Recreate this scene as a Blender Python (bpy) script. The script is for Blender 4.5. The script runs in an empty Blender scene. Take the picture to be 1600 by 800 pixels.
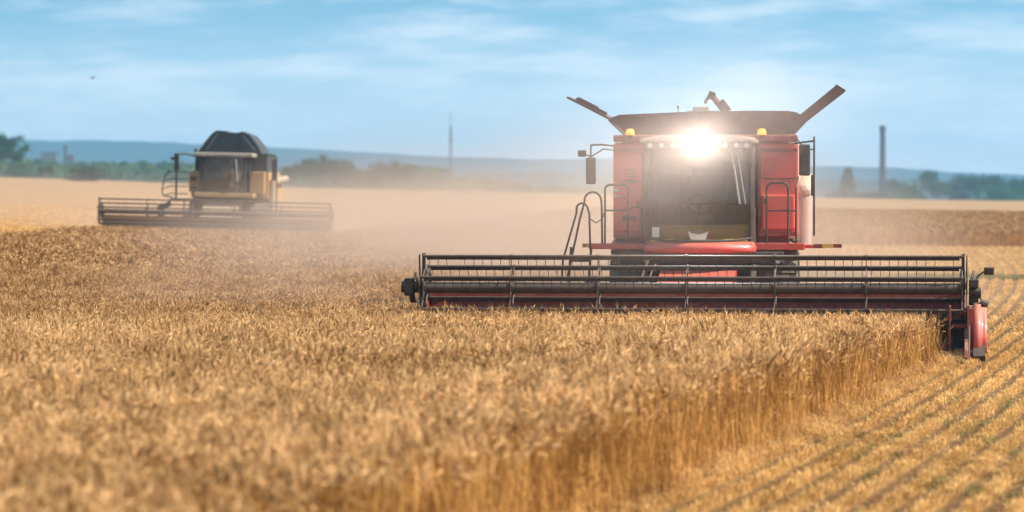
import bpy, bmesh, math, random
from mathutils import Vector, Matrix, noise
R = math.radians
scene = bpy.context.scene
# ------------------------------------------------------------------ camera
CAMH = 2.83
cam_d = bpy.data.cameras.new('camera'); cam = bpy.data.objects.new('camera', cam_d)
scene.collection.objects.link(cam); scene.camera = cam
cam.location = (0, 0, CAMH)
cam.rotation_euler = (R(90 - 0.955), 0, 0)
cam_d.sensor_width = 36; cam_d.lens = 135
cam_d.clip_start = 0.5; cam_d.clip_end = 40000
cam_d.dof.use_dof = True; cam_d.dof.focus_distance = 65.5; cam_d.dof.aperture_fstop = 1.7
# ------------------------------------------------------------------ sky and sun
SUN_EL = 44.0
SUN_AZ = 101.0          # clockwise from +Y (view axis), so the sun is on the right, a little behind the camera
az, el = R(SUN_AZ), R(SUN_EL)
sun_dir = Vector((math.sin(az)*math.cos(el), math.cos(az)*math.cos(el), math.sin(el)))
world = bpy.data.worlds.new('World'); scene.world = world; world.use_nodes = True
nt = world.node_tree; nt.nodes.clear()
def N(nt, t, **kw):
    n = nt.nodes.new(t)
    for k, v in kw.items():
        if k in n.bl_rna.properties.keys(): setattr(n, k, v)
    return n
def MA(nt, op, a, b=None, c=None):
    n = nt.nodes.new('ShaderNodeMath'); n.operation = op
    for i, v in enumerate((a, b, c)):
        if v is None: continue
        if isinstance(v, (int, float)): n.inputs[i].default_value = v
        else: nt.links.new(v, n.inputs[i])
    return n.outputs[0]
def MIX(nt, f, a, b, blend='MIX'):
    n = nt.nodes.new('ShaderNodeMix'); n.data_type = 'RGBA'; n.blend_type = blend
    for s, v in ((n.inputs[0], f), (n.inputs[6], a), (n.inputs[7], b)):
        if isinstance(v, (int, float)): s.default_value = v
        elif isinstance(v, tuple): s.default_value = (*v[:3], 1)
        else: nt.links.new(v, s)
    return n.outputs[2]
def MR(nt, v, a, b, c=0.0, d=1.0, smooth=True):
    n = nt.nodes.new('ShaderNodeMapRange'); n.interpolation_type = 'SMOOTHSTEP' if smooth else 'LINEAR'
    nt.links.new(v, n.inputs[0])
    for i, x in enumerate((a, b, c, d)): n.inputs[i+1].default_value = x
    return n.outputs[0]
def NOISE(nt, vec, scale, detail=3, rough=0.55):
    n = nt.nodes.new('ShaderNodeTexNoise'); n.inputs['Scale'].default_value = scale
    n.inputs['Detail'].default_value = detail; n.inputs['Roughness'].default_value = rough
    if vec is not None: nt.links.new(vec, n.inputs['Vector'])
    return n.outputs['Fac']
tc = N(nt, 'ShaderNodeTexCoord'); sep = N(nt, 'ShaderNodeSeparateXYZ'); nt.links.new(tc.outputs['Generated'], sep.inputs[0])
zz = MA(nt, 'MAXIMUM', sep.outputs[2], 0.0)
# a low sky seen through a long lens: the deep blue comes down close to the horizon
zl = MA(nt, 'ADD', MA(nt, 'MULTIPLY', MA(nt, 'MINIMUM', zz, 0.06), 8.5), MA(nt, 'ADD', MA(nt, 'MULTIPLY', zz, 0.5), 0.02))
cmb = N(nt, 'ShaderNodeCombineXYZ'); nt.links.new(sep.outputs[0], cmb.inputs[0]); nt.links.new(sep.outputs[1], cmb.inputs[1]); nt.links.new(zl, cmb.inputs[2])
nrm = N(nt, 'ShaderNodeVectorMath', operation='NORMALIZE'); nt.links.new(cmb.outputs[0], nrm.inputs[0])
sky = N(nt, 'ShaderNodeTexSky', sky_type='NISHITA', sun_disc=False, sun_elevation=el, sun_rotation=az, altitude=100, air_density=1.0, dust_density=0.6, ozone_density=1.6)
nt.links.new(nrm.outputs[0], sky.inputs[0])
hsv = N(nt, 'ShaderNodeHueSaturation'); hsv.inputs['Saturation'].default_value = 1.15; hsv.inputs['Hue'].default_value = 0.462
nt.links.new(sky.outputs[0], hsv.inputs['Color'])
# thin streaky clouds
mp = N(nt, 'ShaderNodeMapping'); mp.inputs['Scale'].default_value = (16, 16, 105); mp.inputs['Location'].default_value = (1.3, 0.4, 2.2)
nt.links.new(tc.outputs['Generated'], mp.inputs[0])
c1 = NOISE(nt, mp.outputs[0], 1.6, 6, 0.62); c2 = NOISE(nt, mp.outputs[0], 0.5, 2, 0.5)
cf = MA(nt, 'MULTIPLY', MR(nt, MA(nt, 'ADD', MA(nt, 'MULTIPLY', c1, .6), MA(nt, 'MULTIPLY', c2, .45)), .45, .68), 0.62)
milky = MIX(nt, MR(nt, zz, 0.0, 0.055, 0.95, 0.05), hsv.outputs[0], (3.7, 3.85, 3.9))
skyc = MIX(nt, cf, milky, (4.6, 5.0, 5.3))
bg = N(nt, 'ShaderNodeBackground'); bg.inputs[1].default_value = 0.142
nt.links.new(skyc, bg.inputs[0]); wo = N(nt, 'ShaderNodeOutputWorld'); nt.links.new(bg.outputs[0], wo.inputs[0])
sl = bpy.data.lights.new('sun', 'SUN'); sl.energy = 5.0; sl.angle = R(0.53); sl.color = (1, .93, .82)
so = bpy.data.objects.new('sun', sl); scene.collection.objects.link(so)
so.rotation_euler = (-sun_dir).to_track_quat('-Z', 'Y').to_euler()
scene.view_settings.view_transform = 'Standard'; scene.view_settings.look = 'None'
scene.view_settings.exposure = 0.6; scene.view_settings.gamma = 1
scene.view_settings.use_curve_mapping = False
cy = scene.cycles
cy.use_denoising = True; cy.max_bounces = 7; cy.diffuse_bounces = 3; cy.glossy_bounces = 3
cy.transmission_bounces = 5; cy.transparent_max_bounces = 12; cy.volume_bounces = 1
cy.sample_clamp_indirect = 6; cy.volume_step_rate = 1.0; cy.volume_max_steps = 128

# ------------------------------------------------------------------ helpers
col = scene.collection
def tag(o, label=None, cat=None, group=None, kind=None):
    if label: o['label'] = label
    if cat: o['category'] = cat
    if group: o['group'] = group
    if kind: o['kind'] = kind
    return o
def empty(name, loc, rz=0):
    o = bpy.data.objects.new(name, None); col.objects.link(o); o.location = loc; o.rotation_euler = (0, 0, rz)
    o.empty_display_size = .3
    return o
def copy_tree(o, parent=None):
    c = o.copy(); col.objects.link(c); c.parent = parent
    for ch in [x for x in col.objects if x.parent == o]: copy_tree(ch, c)
    return c
class MB:
    def __init__(s): s.bm = bmesh.new()
    def box(s, c, d, rot=None, bev=0.0):
        m = Matrix.Translation(c)
        if rot: m = m @ Matrix.Rotation(rot[1], 4, rot[0])
        r = bmesh.ops.create_cube(s.bm, size=1, matrix=m @ Matrix.Diagonal((*d, 1)))
        if bev:
            es = list({e for v in r['verts'] for e in v.link_edges})
            bmesh.ops.bevel(s.bm, geom=es, offset=bev, segments=2, affect='EDGES', profile=.6)
        return s
    def tube(s, a, b, r, r2=None, seg=8, caps=True):
        a, b = Vector(a), Vector(b); d = b - a
        m = Matrix.Translation((a+b)/2) @ d.to_track_quat('Z', 'Y').to_matrix().to_4x4()
        bmesh.ops.create_cone(s.bm, cap_ends=caps, segments=seg, radius1=r, radius2=r if r2 is None else r2, depth=d.length, matrix=m)
        return s
    def path(s, pts, r, seg=6):
        for a, b in zip(pts, pts[1:]): s.tube(a, b, r, seg=seg)
        for p in pts[1:-1]:
            bmesh.ops.create_icosphere(s.bm, subdivisions=1, radius=r*1.03, matrix=Matrix.Translation(p))
        return s
    def prism(s, poly, a0, a1, axis='y'):
        # poly: outline in the two other axes, extruded a0..a1
        def P(u, v, t): return {'y': (u, t, v), 'x': (t, u, v), 'z': (u, v, t)}[axis]
        lo = [s.bm.verts.new(P(u, v, a0)) for u, v in poly]; hi = [s.bm.verts.new(P(u, v, a1)) for u, v in poly]
        n = len(poly)
        s.bm.faces.new(lo); s.bm.faces.new(hi[::-1])
        for i in range(n): s.bm.faces.new((lo[i], hi[i], hi[(i+1) % n], lo[(i+1) % n]))
        return s
    def quadslab(s, p4, t):
        # a plate through four 3D corners with thickness t
        p = [Vector(q) for q in p4]; n = (p[1]-p[0]).cross(p[3]-p[0]).normalized()*t
        a = [s.bm.verts.new(q) for q in p]; b = [s.bm.verts.new(q+n) for q in p]
        s.bm.faces.new(a); s.bm.faces.new(b[::-1])
        for i in range(4): s.bm.faces.new((a[i], b[i], b[(i+1) % 4], a[(i+1) % 4]))
        return s
    def sphere(s, c, r, sc=(1, 1, 1), sub=2):
        bmesh.ops.create_icosphere(s.bm, subdivisions=sub, radius=r, matrix=Matrix.Translation(c) @ Matrix.Diagonal((*sc, 1))); return s
    def lathe(s, prof, c, axis='x', seg=28):
        # prof: (radius, offset along axis)
        rings = []
        for r, h in prof:
            ring = []
            for i in range(seg):
                t = 2*math.pi*i/seg; u, v = r*math.cos(t), r*math.sin(t)
                q = {'x': (h, u, v), 'y': (u, h, v), 'z': (u, v, h)}[axis]
                ring.append(s.bm.verts.new((c[0]+q[0], c[1]+q[1], c[2]+q[2])))
            rings.append(ring)
        for a, b in zip(rings, rings[1:]):
            for i in range(seg): s.bm.faces.new((a[i], a[(i+1) % seg], b[(i+1) % seg], b[i]))
        return s
    def build(s, name, mat, parent=None, smooth=False):
        bmesh.ops.recalc_face_normals(s.bm, faces=s.bm.faces)
        me = bpy.data.meshes.new(name); s.bm.to_mesh(me); s.bm.free()
        if smooth:
            for p in me.polygons: p.use_smooth = True
        me.materials.append(mat)
        o = bpy.data.objects.new(name, me); col.objects.link(o); o.parent = parent
        return o
MATS = {}
def mat(name, base, rough=.5, metal=0.0, dust=0.0, var=.12, scale=3.0, coat=0.0, emis=None, es=0, dustcol=(.42, .31, .2), trans=0):
    if name in MATS: return MATS[name]
    m = bpy.data.materials.new(name); m.use_nodes = True; nt = m.node_tree; nt.nodes.clear()
    b = N(nt, 'ShaderNodeBsdfPrincipled'); o = N(nt, 'ShaderNodeOutputMaterial'); nt.links.new(b.outputs[0], o.inputs[0])
    tc = N(nt, 'ShaderNodeTexCoord'); v = tc.outputs['Object']
    n1 = NOISE(nt, v, scale, 5, .65)
    c = MIX(nt, n1, tuple(x*(1-var) for x in base), tuple(min(1, x*(1+var)) for x in base))
    if dust:
        n2 = NOISE(nt, v, scale*1.7, 6, .7)
        f = MA(nt, 'MULTIPLY', MR(nt, n2, .3, .75), dust)
        geo = N(nt, 'ShaderNodeNewGeometry'); sp = N(nt, 'ShaderNodeSeparateXYZ'); nt.links.new(geo.outputs['Normal'], sp.inputs[0])
        up = MA(nt, 'MULTIPLY', MA(nt, 'MAXIMUM', sp.outputs[2], 0), min(1, dust*1.3))
        f = MA(nt, 'MINIMUM', MA(nt, 'ADD', f, up), .92)
        c = MIX(nt, f, c, dustcol)
        nt.links.new(MR(nt, f, 0, 1, rough, .9, False), b.inputs['Roughness'])
    else: b.inputs['Roughness'].default_value = rough
    nt.links.new(c, b.inputs['Base Color']); b.inputs['Metallic'].default_value = metal
    b.inputs['Coat Weight'].default_value = coat; b.inputs['Coat Roughness'].default_value = .12
    if emis: b.inputs['Emission Color'].default_value = (*emis, 1); b.inputs['Emission Strength'].default_value = es
    MATS[name] = m; return m
RED = mat('red_paint', (.66, .045, .03), .35, dust=.2, coat=.4)
REDD = mat('dark_red_paint', (.26, .02, .016), .45, dust=.28)
REDP = mat('dusty_red_plastic', (.6, .07, .05), .38, dust=.3, coat=.3)
BLK = mat('black_plastic', (.026, .016, .013), .6, dust=.12)
STEEL = mat('worn_dark_steel', (.06, .034, .026), .6, metal=.15, dust=.16)
BARE = mat('bare_steel', (.42, .39, .36), .35, metal=.9, dust=.25)
RUB = mat('tyre_rubber', (.03, .028, .026), .8, dust=.45)
TANKM = mat('tank_sheet', (.09, .04, .034), .55, dust=.1)
ORANGE = mat('amber_lens', (.9, .33, .02), .2, emis=(1, .4, .05), es=.6)
LAMPW = mat('lamp_glass', (.4, .38, .34), .15)
FLARE_LAMP = mat('flare_lamp', (1, 1, 1), .2, emis=(1, .97, .9), es=90)  # glowing lens, added to stand in for the flare over the cab
YEL = mat('straw_yellow_paint', (.46, .26, .08), .5, dust=.45)
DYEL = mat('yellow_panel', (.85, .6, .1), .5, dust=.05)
CREAM = mat('cream_sticker', (.75, .72, .55), .5, dust=.1)
GREY = mat('grey_trim', (.34, .31, .28), .45, dust=.2)
DGREY = mat('dark_grey_sheet', (.02, .03, .04), .55, dust=.06)
SEAT = mat('seat_fabric', (.22, .13, .08), .8)
STRIPE = mat('warning_stripe', (.75, .42, .05), .4, dust=.15)
CHROME = mat('mirror_glass', (.8, .8, .8), .05, metal=1)
def glass(name, tint, alpha):
    m = bpy.data.materials.new(name); m.use_nodes = True; nt = m.node_tree; nt.nodes.clear()
    o = N(nt, 'ShaderNodeOutputMaterial'); g = N(nt, 'ShaderNodeBsdfGlossy'); g.inputs['Roughness'].default_value = .04
    t = N(nt, 'ShaderNodeBsdfTransparent'); t.inputs[0].default_value = (*tint, 1)
    fr = N(nt, 'ShaderNodeFresnel'); fr.inputs[0].default_value = 1.5
    d = N(nt, 'ShaderNodeBsdfDiffuse'); d.inputs[0].default_value = (.45, .34, .24, 1)
    tc = N(nt, 'ShaderNodeTexCoord'); n = NOISE(nt, tc.outputs['Object'], 2.2, 5, .65)
    mx = N(nt, 'ShaderNodeMixShader'); nt.links.new(MR(nt, n, .3, .8, alpha*.6, alpha*1.7), mx.inputs[0]); nt.links.new(t.outputs[0], mx.inputs[1]); nt.links.new(d.outputs[0], mx.inputs[2])
    m2 = N(nt, 'ShaderNodeMixShader'); nt.links.new(fr.outputs[0], m2.inputs[0]); nt.links.new(mx.outputs[0], m2.inputs[1]); nt.links.new(g.outputs[0], m2.inputs[2])
    nt.links.new(m2.outputs[0], o.inputs[0]); return m
GLASS = glass('cab_glass', (.66, .62, .52), .025)
GLASSD = glass('smoked_glass', (.3, .3, .3), .2)

# ------------------------------------------------------------------ terrain
def g_row(y):                      # how the drill rows curve sideways with distance
    t = y - 40
    if y <= 160: return .212*t - .0005*t*t
    return .212*120 - .0005*14400 + .092*(y-160)
def dg_row(y): return .212 - .001*(y-40) if y < 160 else .092
EL = [(-.40, .0062), (-.133, .0042), (-.06, .0013), (-.017, .0003), (.05, -.0009), (.133, -.0024), (.4, -.003)]
def e_u(u):
    if u <= EL[0][0]: return EL[0][1]
    for (a, ea), (b, eb) in zip(EL, EL[1:]):
        if u <= b:
            t = (u-a)/(b-a); return ea+(eb-ea)*t
    return EL[-1][1]
def tz(x, y):
    if y <= 82: return 0.0
    u = x/y; e = .5*e_u(u)+.25*e_u(u-.02)+.25*e_u(u+.02)
    t = min(1.0, ((y-80)/820))**.87
    z = t*(CAMH+e*900)
    if y > 900: z -= min(y-900, 1500)*.004
    return z
def grid_mesh(name, ys, us, fx, fz, m, kind=None):
    vs = []; fs = []; n = len(us)
    for y in ys:
        for u in us:
            x = fx(u, y); vs.append((x, y, fz(x, y)))
    for j in range(len(ys)-1):
        for i in range(n-1): fs.append((j*n+i, j*n+i+1, (j+1)*n+i+1, (j+1)*n+i))
    me = bpy.data.meshes.new(name); me.from_pydata(vs, [], fs); me.materials.append(m)
    for p in me.polygons: p.use_smooth = True
    o = bpy.data.objects.new(name, me); col.objects.link(o)
    if kind: o['kind'] = kind
    return o
def ground_mat():
    m = bpy.data.materials.new('stubble_soil'); m.use_nodes = True; nt = m.node_tree; nt.nodes.clear()
    b = N(nt, 'ShaderNodeBsdfPrincipled'); o = N(nt, 'ShaderNodeOutputMaterial'); nt.links.new(b.outputs[0], o.inputs[0])
    b.inputs['Roughness'].default_value = .95; b.inputs['Specular IOR Level'].default_value = .1
    geo = N(nt, 'ShaderNodeNewGeometry'); P = geo.outputs['Position']
    s = N(nt, 'ShaderNodeSeparateXYZ'); nt.links.new(P, s.inputs[0]); X, Y = s.outputs[0], s.outputs[1]
    T = MA(nt, 'SUBTRACT', MA(nt, 'MINIMUM', Y, 160.0), 40.0)
    G = MA(nt, 'ADD', MA(nt, 'SUBTRACT', MA(nt, 'MULTIPLY', T, .212), MA(nt, 'MULTIPLY', MA(nt, 'MULTIPLY', T, T), .0005)), MA(nt, 'MULTIPLY', MA(nt, 'MAXIMUM', MA(nt, 'SUBTRACT', Y, 160.0), 0.0), .092))
    S = MA(nt, 'SUBTRACT', X, G)
    cv = N(nt, 'ShaderNodeCombineXYZ'); nt.links.new(MA(nt, 'MULTIPLY', S, 1.0), cv.inputs[0]); nt.links.new(MA(nt, 'MULTIPLY', Y, .06), cv.inputs[1])
    fine = NOISE(nt, P, 9, 6, .7); big = NOISE(nt, P, .25, 4, .6); streak = NOISE(nt, cv.outputs[0], 1.4, 5, .7)
    w = MA(nt, 'ADD', MA(nt, 'MULTIPLY', MA(nt, 'COSINE', MA(nt, 'MULTIPLY', MA(nt, 'SUBTRACT', S, 2.97), 2*math.pi/.4)), .5), .5)
    soil = MIX(nt, fine, (.06, .027, .009), (.19, .095, .033))
    straw = MIX(nt, fine, (.38, .2, .07), (.66, .38, .15))
    near = MIX(nt, MA(nt, 'MULTIPLY', MA(nt, 'POWER', w, 2.2), MR(nt, big, .25, .6, .25, .75)), soil, straw)
    far = MIX(nt, streak, (.27, .14, .055), (.46, .265, .115))
    c = MIX(nt, MR(nt, Y, 70, 170), near, far)
    # a paler strip of stubble towards the far end of the field
    pale = MIX(nt, NOISE(nt, cv.outputs[0], .3, 3), (.29, .165, .075), (.45, .27, .13))
    c = MIX(nt, MA(nt, 'MULTIPLY', MR(nt, Y, 300, 420), .8), c, pale)
    # strips of different stubble and fallow across the far fields
    cb = N(nt, 'ShaderNodeCombineXYZ'); nt.links.new(MA(nt, 'MULTIPLY', X, .0012), cb.inputs[0]); nt.links.new(MA(nt, 'MULTIPLY', Y, .012), cb.inputs[1])
    bands = MA(nt, 'MULTIPLY', MR(nt, NOISE(nt, cb.outputs[0], 1.0, 2, .5), .45, .62), MR(nt, Y, 380, 500))
    c = MIX(nt, MA(nt, 'MULTIPLY', bands, .55), c, (.34, .22, .12))
    # beyond the last field edge the land turns to meadow and scrub
    c = MIX(nt, MR(nt, Y, 1500, 1560), c, (.09, .11, .045))
    c = MIX(nt, MA(nt, 'MULTIPLY', MR(nt, big, .55, .8), .25), c, (.2, .14, .07))
    nt.links.new(c, b.inputs['Base Color'])
    bp = N(nt, 'ShaderNodeBump'); bp.inputs['Distance'].default_value = .05; bp.inputs['Strength'].default_value = .6
    nt.links.new(MA(nt, 'ADD', fine, w), bp.inputs['Height']); nt.links.new(bp.outputs[0], b.inputs['Normal'])
    return m
ys = [-300, -100, -30, 0, 20, 40, 60, 80] + [82+i*6 for i in range(20)] + [205+i*15 for i in range(20)] + [510+i*45 for i in range(12)] + [1050, 1150, 1300, 1500, 1800, 2200, 2700, 3400, 4500, 6000, 9000]
us = [(-1 if i < 0 else 1)*(abs(i)/40)**2.2*1.4 for i in range(-40, 41)]
ground = grid_mesh('ground', ys, us, lambda u, y: u*(abs(y)+60)*1.6, lambda x, y: tz(x, y), ground_mat(), 'structure')

# ------------------------------------------------------------------ hills
def hills_mat(name, a, b_, sc):
    m = bpy.data.materials.new(name); m.use_nodes = True; nt = m.node_tree; nt.nodes.clear()
    b = N(nt, 'ShaderNodeBsdfPrincipled'); o = N(nt, 'ShaderNodeOutputMaterial'); nt.links.new(b.outputs[0], o.inputs[0]); b.inputs['Roughness'].default_value = 1
    b.inputs['Specular IOR Level'].default_value = 0
    geo = N(nt, 'ShaderNodeNewGeometry'); n = NOISE(nt, geo.outputs['Position'], sc, 5, .65)
    nt.links.new(MIX(nt, MR(nt, n, .35, .65), a, b_), b.inputs['Base Color']); return m
SKYL = [(-200, 212), (0, 215), (100, 219), (200, 220), (300, 225), (450, 232), (550, 237), (620, 241), (700, 245), (900, 250), (1100, 256), (1290, 262), (1400, 266), (1600, 273), (1900, 280)]
def skyline(u):
    px = 800+6000*u
    if px <= SKYL[0][0]: return SKYL[0][1]
    for (a, ya), (b, yb) in zip(SKYL, SKYL[1:]):
        if px <= b: return ya+(yb-ya)*(px-a)/(b-a)
    return SKYL[-1][1]
def ridge(name, dist, depth, kfun, m, amp):
    xs = [(-.5+i/420.0)*dist*1.2 for i in range(421)]
    prof = [(-.5, 0), (-.36, .45), (-.2, .8), (-.08, .96), (0, 1), (.12, .93), (.3, .6), (.5, 0)]
    vs = []; fs = []
    for j, (t, h) in enumerate(prof):
        for x in xs:
            top = kfun(x/dist)*dist/6000 + CAMH + amp*(noise.noise((x*.004, 3.1, dist))*1.2 + noise.noise((x*.02, 7.7, dist))*.6 + abs(noise.noise((x*.09, 1.7, dist)))*.45)
            wob = 1+.12*noise.noise((x*.003, t*5, 9))
            vs.append((x, dist+t*depth+noise.noise((x*.002, t, 2))*60, -12+(top+12)*h*(wob if 0 < h < 1 else 1)))
    n = len(xs)
    for j in range(len(prof)-1):
        for i in range(n-1): fs.append((j*n+i, j*n+i+1, (j+1)*n+i+1, (j+1)*n+i))
    me = bpy.data.meshes.new(name); me.from_pydata(vs, [], fs); me.materials.append(m)
    o = bpy.data.objects.new(name, me); col.objects.link(o); o['kind'] = 'structure'; return o
ridge('hills', 5200, 1500, lambda u: 300-skyline(u), hills_mat('wooded_hill', (.015, .03, .02), (.04, .06, .035), .012), 5)
ridge('hills', 3300, 700, lambda u: max(6, (300-skyline(u))*.62-4), hills_mat('wooded_foothill', (.015, .03, .02), (.05, .07, .035), .02), 5)

# ------------------------------------------------------------------ instanced ground cover (wheat, stubble)
def veg_mat(name, dark, light, trans=.35, nscale=.35, second=None, ripe=False):
    m = bpy.data.materials.new(name); m.use_nodes = True; nt = m.node_tree; nt.nodes.clear()
    o = N(nt, 'ShaderNodeOutputMaterial'); at = N(nt, 'ShaderNodeAttribute'); at.attribute_name = 'tone'
    geo = N(nt, 'ShaderNodeNewGeometry'); big = NOISE(nt, geo.outputs['Position'], nscale, 3, .6)
    clump = NOISE(nt, geo.outputs['Position'], 2.3, 3, .65)
    f = MA(nt, 'ADD', MA(nt, 'MULTIPLY', at.outputs['Fac'], .6), MA(nt, 'ADD', MA(nt, 'MULTIPLY', MR(nt, big, .35, .65), .22), MA(nt, 'MULTIPLY', MR(nt, clump, .38, .62, -.3, .4), 1.0)))
    if ripe:
        # the far part of the crop is browner than the part by the cut edge
        sp = N(nt, 'ShaderNodeSeparateXYZ'); nt.links.new(geo.outputs['Position'], sp.inputs[0])
        f = MA(nt, 'SUBTRACT', f, MR(nt, MA(nt, 'SUBTRACT', sp.outputs[1], sp.outputs[0]), 48, 88, 0, .2))
    c = MIX(nt, f, dark, light)
    if second: c = MIX(nt, MR(nt, NOISE(nt, geo.outputs['Position'], .9, 3, .6), .56, .72), c, second)
    d = N(nt, 'ShaderNodeBsdfDiffuse'); t = N(nt, 'ShaderNodeBsdfTranslucent'); nt.links.new(c, d.inputs[0]); nt.links.new(c, t.inputs[0])
    mx = N(nt, 'ShaderNodeMixShader'); mx.inputs[0].default_value = trans
    nt.links.new(d.outputs[0], mx.inputs[1]); nt.links.new(t.outputs[0], mx.inputs[2])
    nt.links.new(mx.outputs[0], o.inputs[0]); return m
W_STEM = veg_mat('wheat_straw', (.22, .09, .022), (.82, .45, .14), .22)
W_HEAD = veg_mat('wheat_ear', (.21, .085, .017), (.98, .61, .29), .22, ripe=True)
ST_MAT = veg_mat('cut_straw', (.4, .2, .055), (.95, .6, .24), .2)
class Veg:
    def __init__(s): s.v = []; s.f = []; s.t = []; s.mi = []
    def rib(s, pts, w, az, tone, mi, taper=1.0):
        dx, dy = math.cos(az), math.sin(az); n = len(pts); b = len(s.v)
        for i, p in enumerate(pts):
            ww = w*(1-(1-taper)*i/(n-1))/2
            s.v += [(p[0]-dx*ww, p[1]-dy*ww, p[2]), (p[0]+dx*ww, p[1]+dy*ww, p[2])]
        for i in range(n-1):
            s.f.append((b+2*i, b+2*i+1, b+2*i+3, b+2*i+2)); s.t.append(tone); s.mi.append(mi)
    def ear(s, p, d, L, w, tone):
        d = Vector(d).normalized(); a = d.cross(Vector((.3, .7, .2))).normalized(); c = d.cross(a); p = Vector(p); b = len(s.v)
        prof = [(0, .35), (.35, 1), (.75, .8), (1, .15)]
        for t, k in prof:
            for q in (a, c, -a, -c):
                s.v.append(tuple(p+d*L*t+q*w*.5*k))
        for j in range(3):
            for i in range(4):
                s.f.append((b+4*j+i, b+4*j+(i+1) % 4, b+4*j+4+(i+1) % 4, b+4*j+4+i)); s.t.append(tone*random.uniform(.75, 1.1)); s.mi.append(1)
    def mesh(s, name, mats):
        me = bpy.data.meshes.new(name); me.from_pydata(s.v, [], s.f)
        for m in mats: me.materials.append(m)
        me.polygons.foreach_set('material_index', s.mi)
        a = me.attributes.new('tone', 'FLOAT', 'FACE'); a.data.foreach_set('value', s.t)
        return me
def wheat_patch(n, thick, rnd, detail=True, edge=False):
    random.seed(rnd); V = Veg()
    for _ in range(n):
        x, y = random.uniform(-.56, .56), random.uniform(-.56, .56)
        cn = noise.noise((x*5.5, y*5.5, rnd*1.7))
        if cn < -.12 and random.random() < .8: continue
        h = random.gauss(.84, .05)+.09*noise.noise((x*2.6, y*2.6, rnd*.9+5)); lx, ly = random.gauss(-.03, .09), random.gauss(-.02, .09)
        if random.random() < .05: h *= random.uniform(.5, .85); lx *= 3; ly *= 3
        tone = min(1, max(0, random.gauss(.5, .22)))
        p0 = (x, y, 0); p1 = (x+lx*.35, y+ly*.35, h*.5); p2 = (x+lx, y+ly, h)
        a = random.uniform(0, math.pi)
        V.rib([p0, p1, p2], .0065*thick, a, tone*.9, 0)
        # ear, nodding
        an = random.uniform(0, 6.28); bend = random.uniform(.1, 1.3)
        d = (lx*2+math.cos(an)*bend, ly*2+math.sin(an)*bend, 1.1-bend*.75)
        L = random.uniform(.075, .1); V.ear(p2, d, L, .02*thick, min(1, max(0, random.gauss(.55, .25))))
        if detail:
            dv = Vector(d).normalized(); e = Vector(p2)+dv*L*.6
            for k in range(3):
                q = e+dv*.085+Vector((random.gauss(0, .022), random.gauss(0, .022), random.gauss(0, .02)))
                V.rib([tuple(e), tuple(q)], .0035*thick, random.uniform(0, 3.14), .8, 1, .3)
            for k in range(random.choice((0, 1, 1, 2))):
                hz = random.uniform(.15, .65)*h; an = random.uniform(0, 6.28); l = random.uniform(.08, .2)
                b = (x+lx*hz/h*.7, y+ly*hz/h*.7, hz); m_ = (b[0]+math.cos(an)*l*.5, b[1]+math.sin(an)*l*.5, hz+random.uniform(-.02, .06))
                V.rib([b, m_, (m_[0]+math.cos(an)*l*.35, m_[1]+math.sin(an)*l*.35, m_[2]-random.uniform(.05, .14))], .011*thick, an+1.57, random.uniform(.2, .9), 0, .3)
    return V.mesh('wheat_patch', [W_STEM, W_HEAD])
def stubble_patch(n, thick, rnd, loose):
    random.seed(rnd); V = Veg()
    for r in (-.4, 0, .4):
        gap = [random.random() for _ in range(9)]
        for _ in range(n):
            y = random.uniform(-.55, .55)
            if random.random() > .25+2.2*gap[int((y+.55)*8)]: continue
            x = r+random.gauss(0, .044)
            h = random.uniform(.035, .1); a = random.uniform(0, 3.14)
            lx, ly = random.gauss(0, .035), random.gauss(0, .035)
            V.rib([(x, y, -.01), (x+lx, y+ly, h)], .007*thick, a, min(1, max(0, random.gauss(.6, .25))), 0)
    for _ in range(loose):
        x, y = (random.choice((-.4, 0, .4))+random.gauss(0, .05) if random.random() < .72 else random.uniform(-.6, .6)), random.uniform(-.55, .55); a = random.gauss(1.57, .6); l = random.uniform(.04, .13); z = random.uniform(.01, .07)
        V.rib([(x-math.cos(a)*l, y-math.sin(a)*l, z), (x+math.cos(a)*l, y+math.sin(a)*l, z+random.uniform(-.02, .04))], .007*thick, a+1.57, random.uniform(.2, 1), 0)
    return V.mesh('stubble_patch', [ST_MAT])
def make_coll(name, meshes):
    c = bpy.data.collections.new(name)
    for i, me in enumerate(meshes):
        o = bpy.data.objects.new(f'{name}_{i:02d}', me); c.objects.link(o)
    return c
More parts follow.
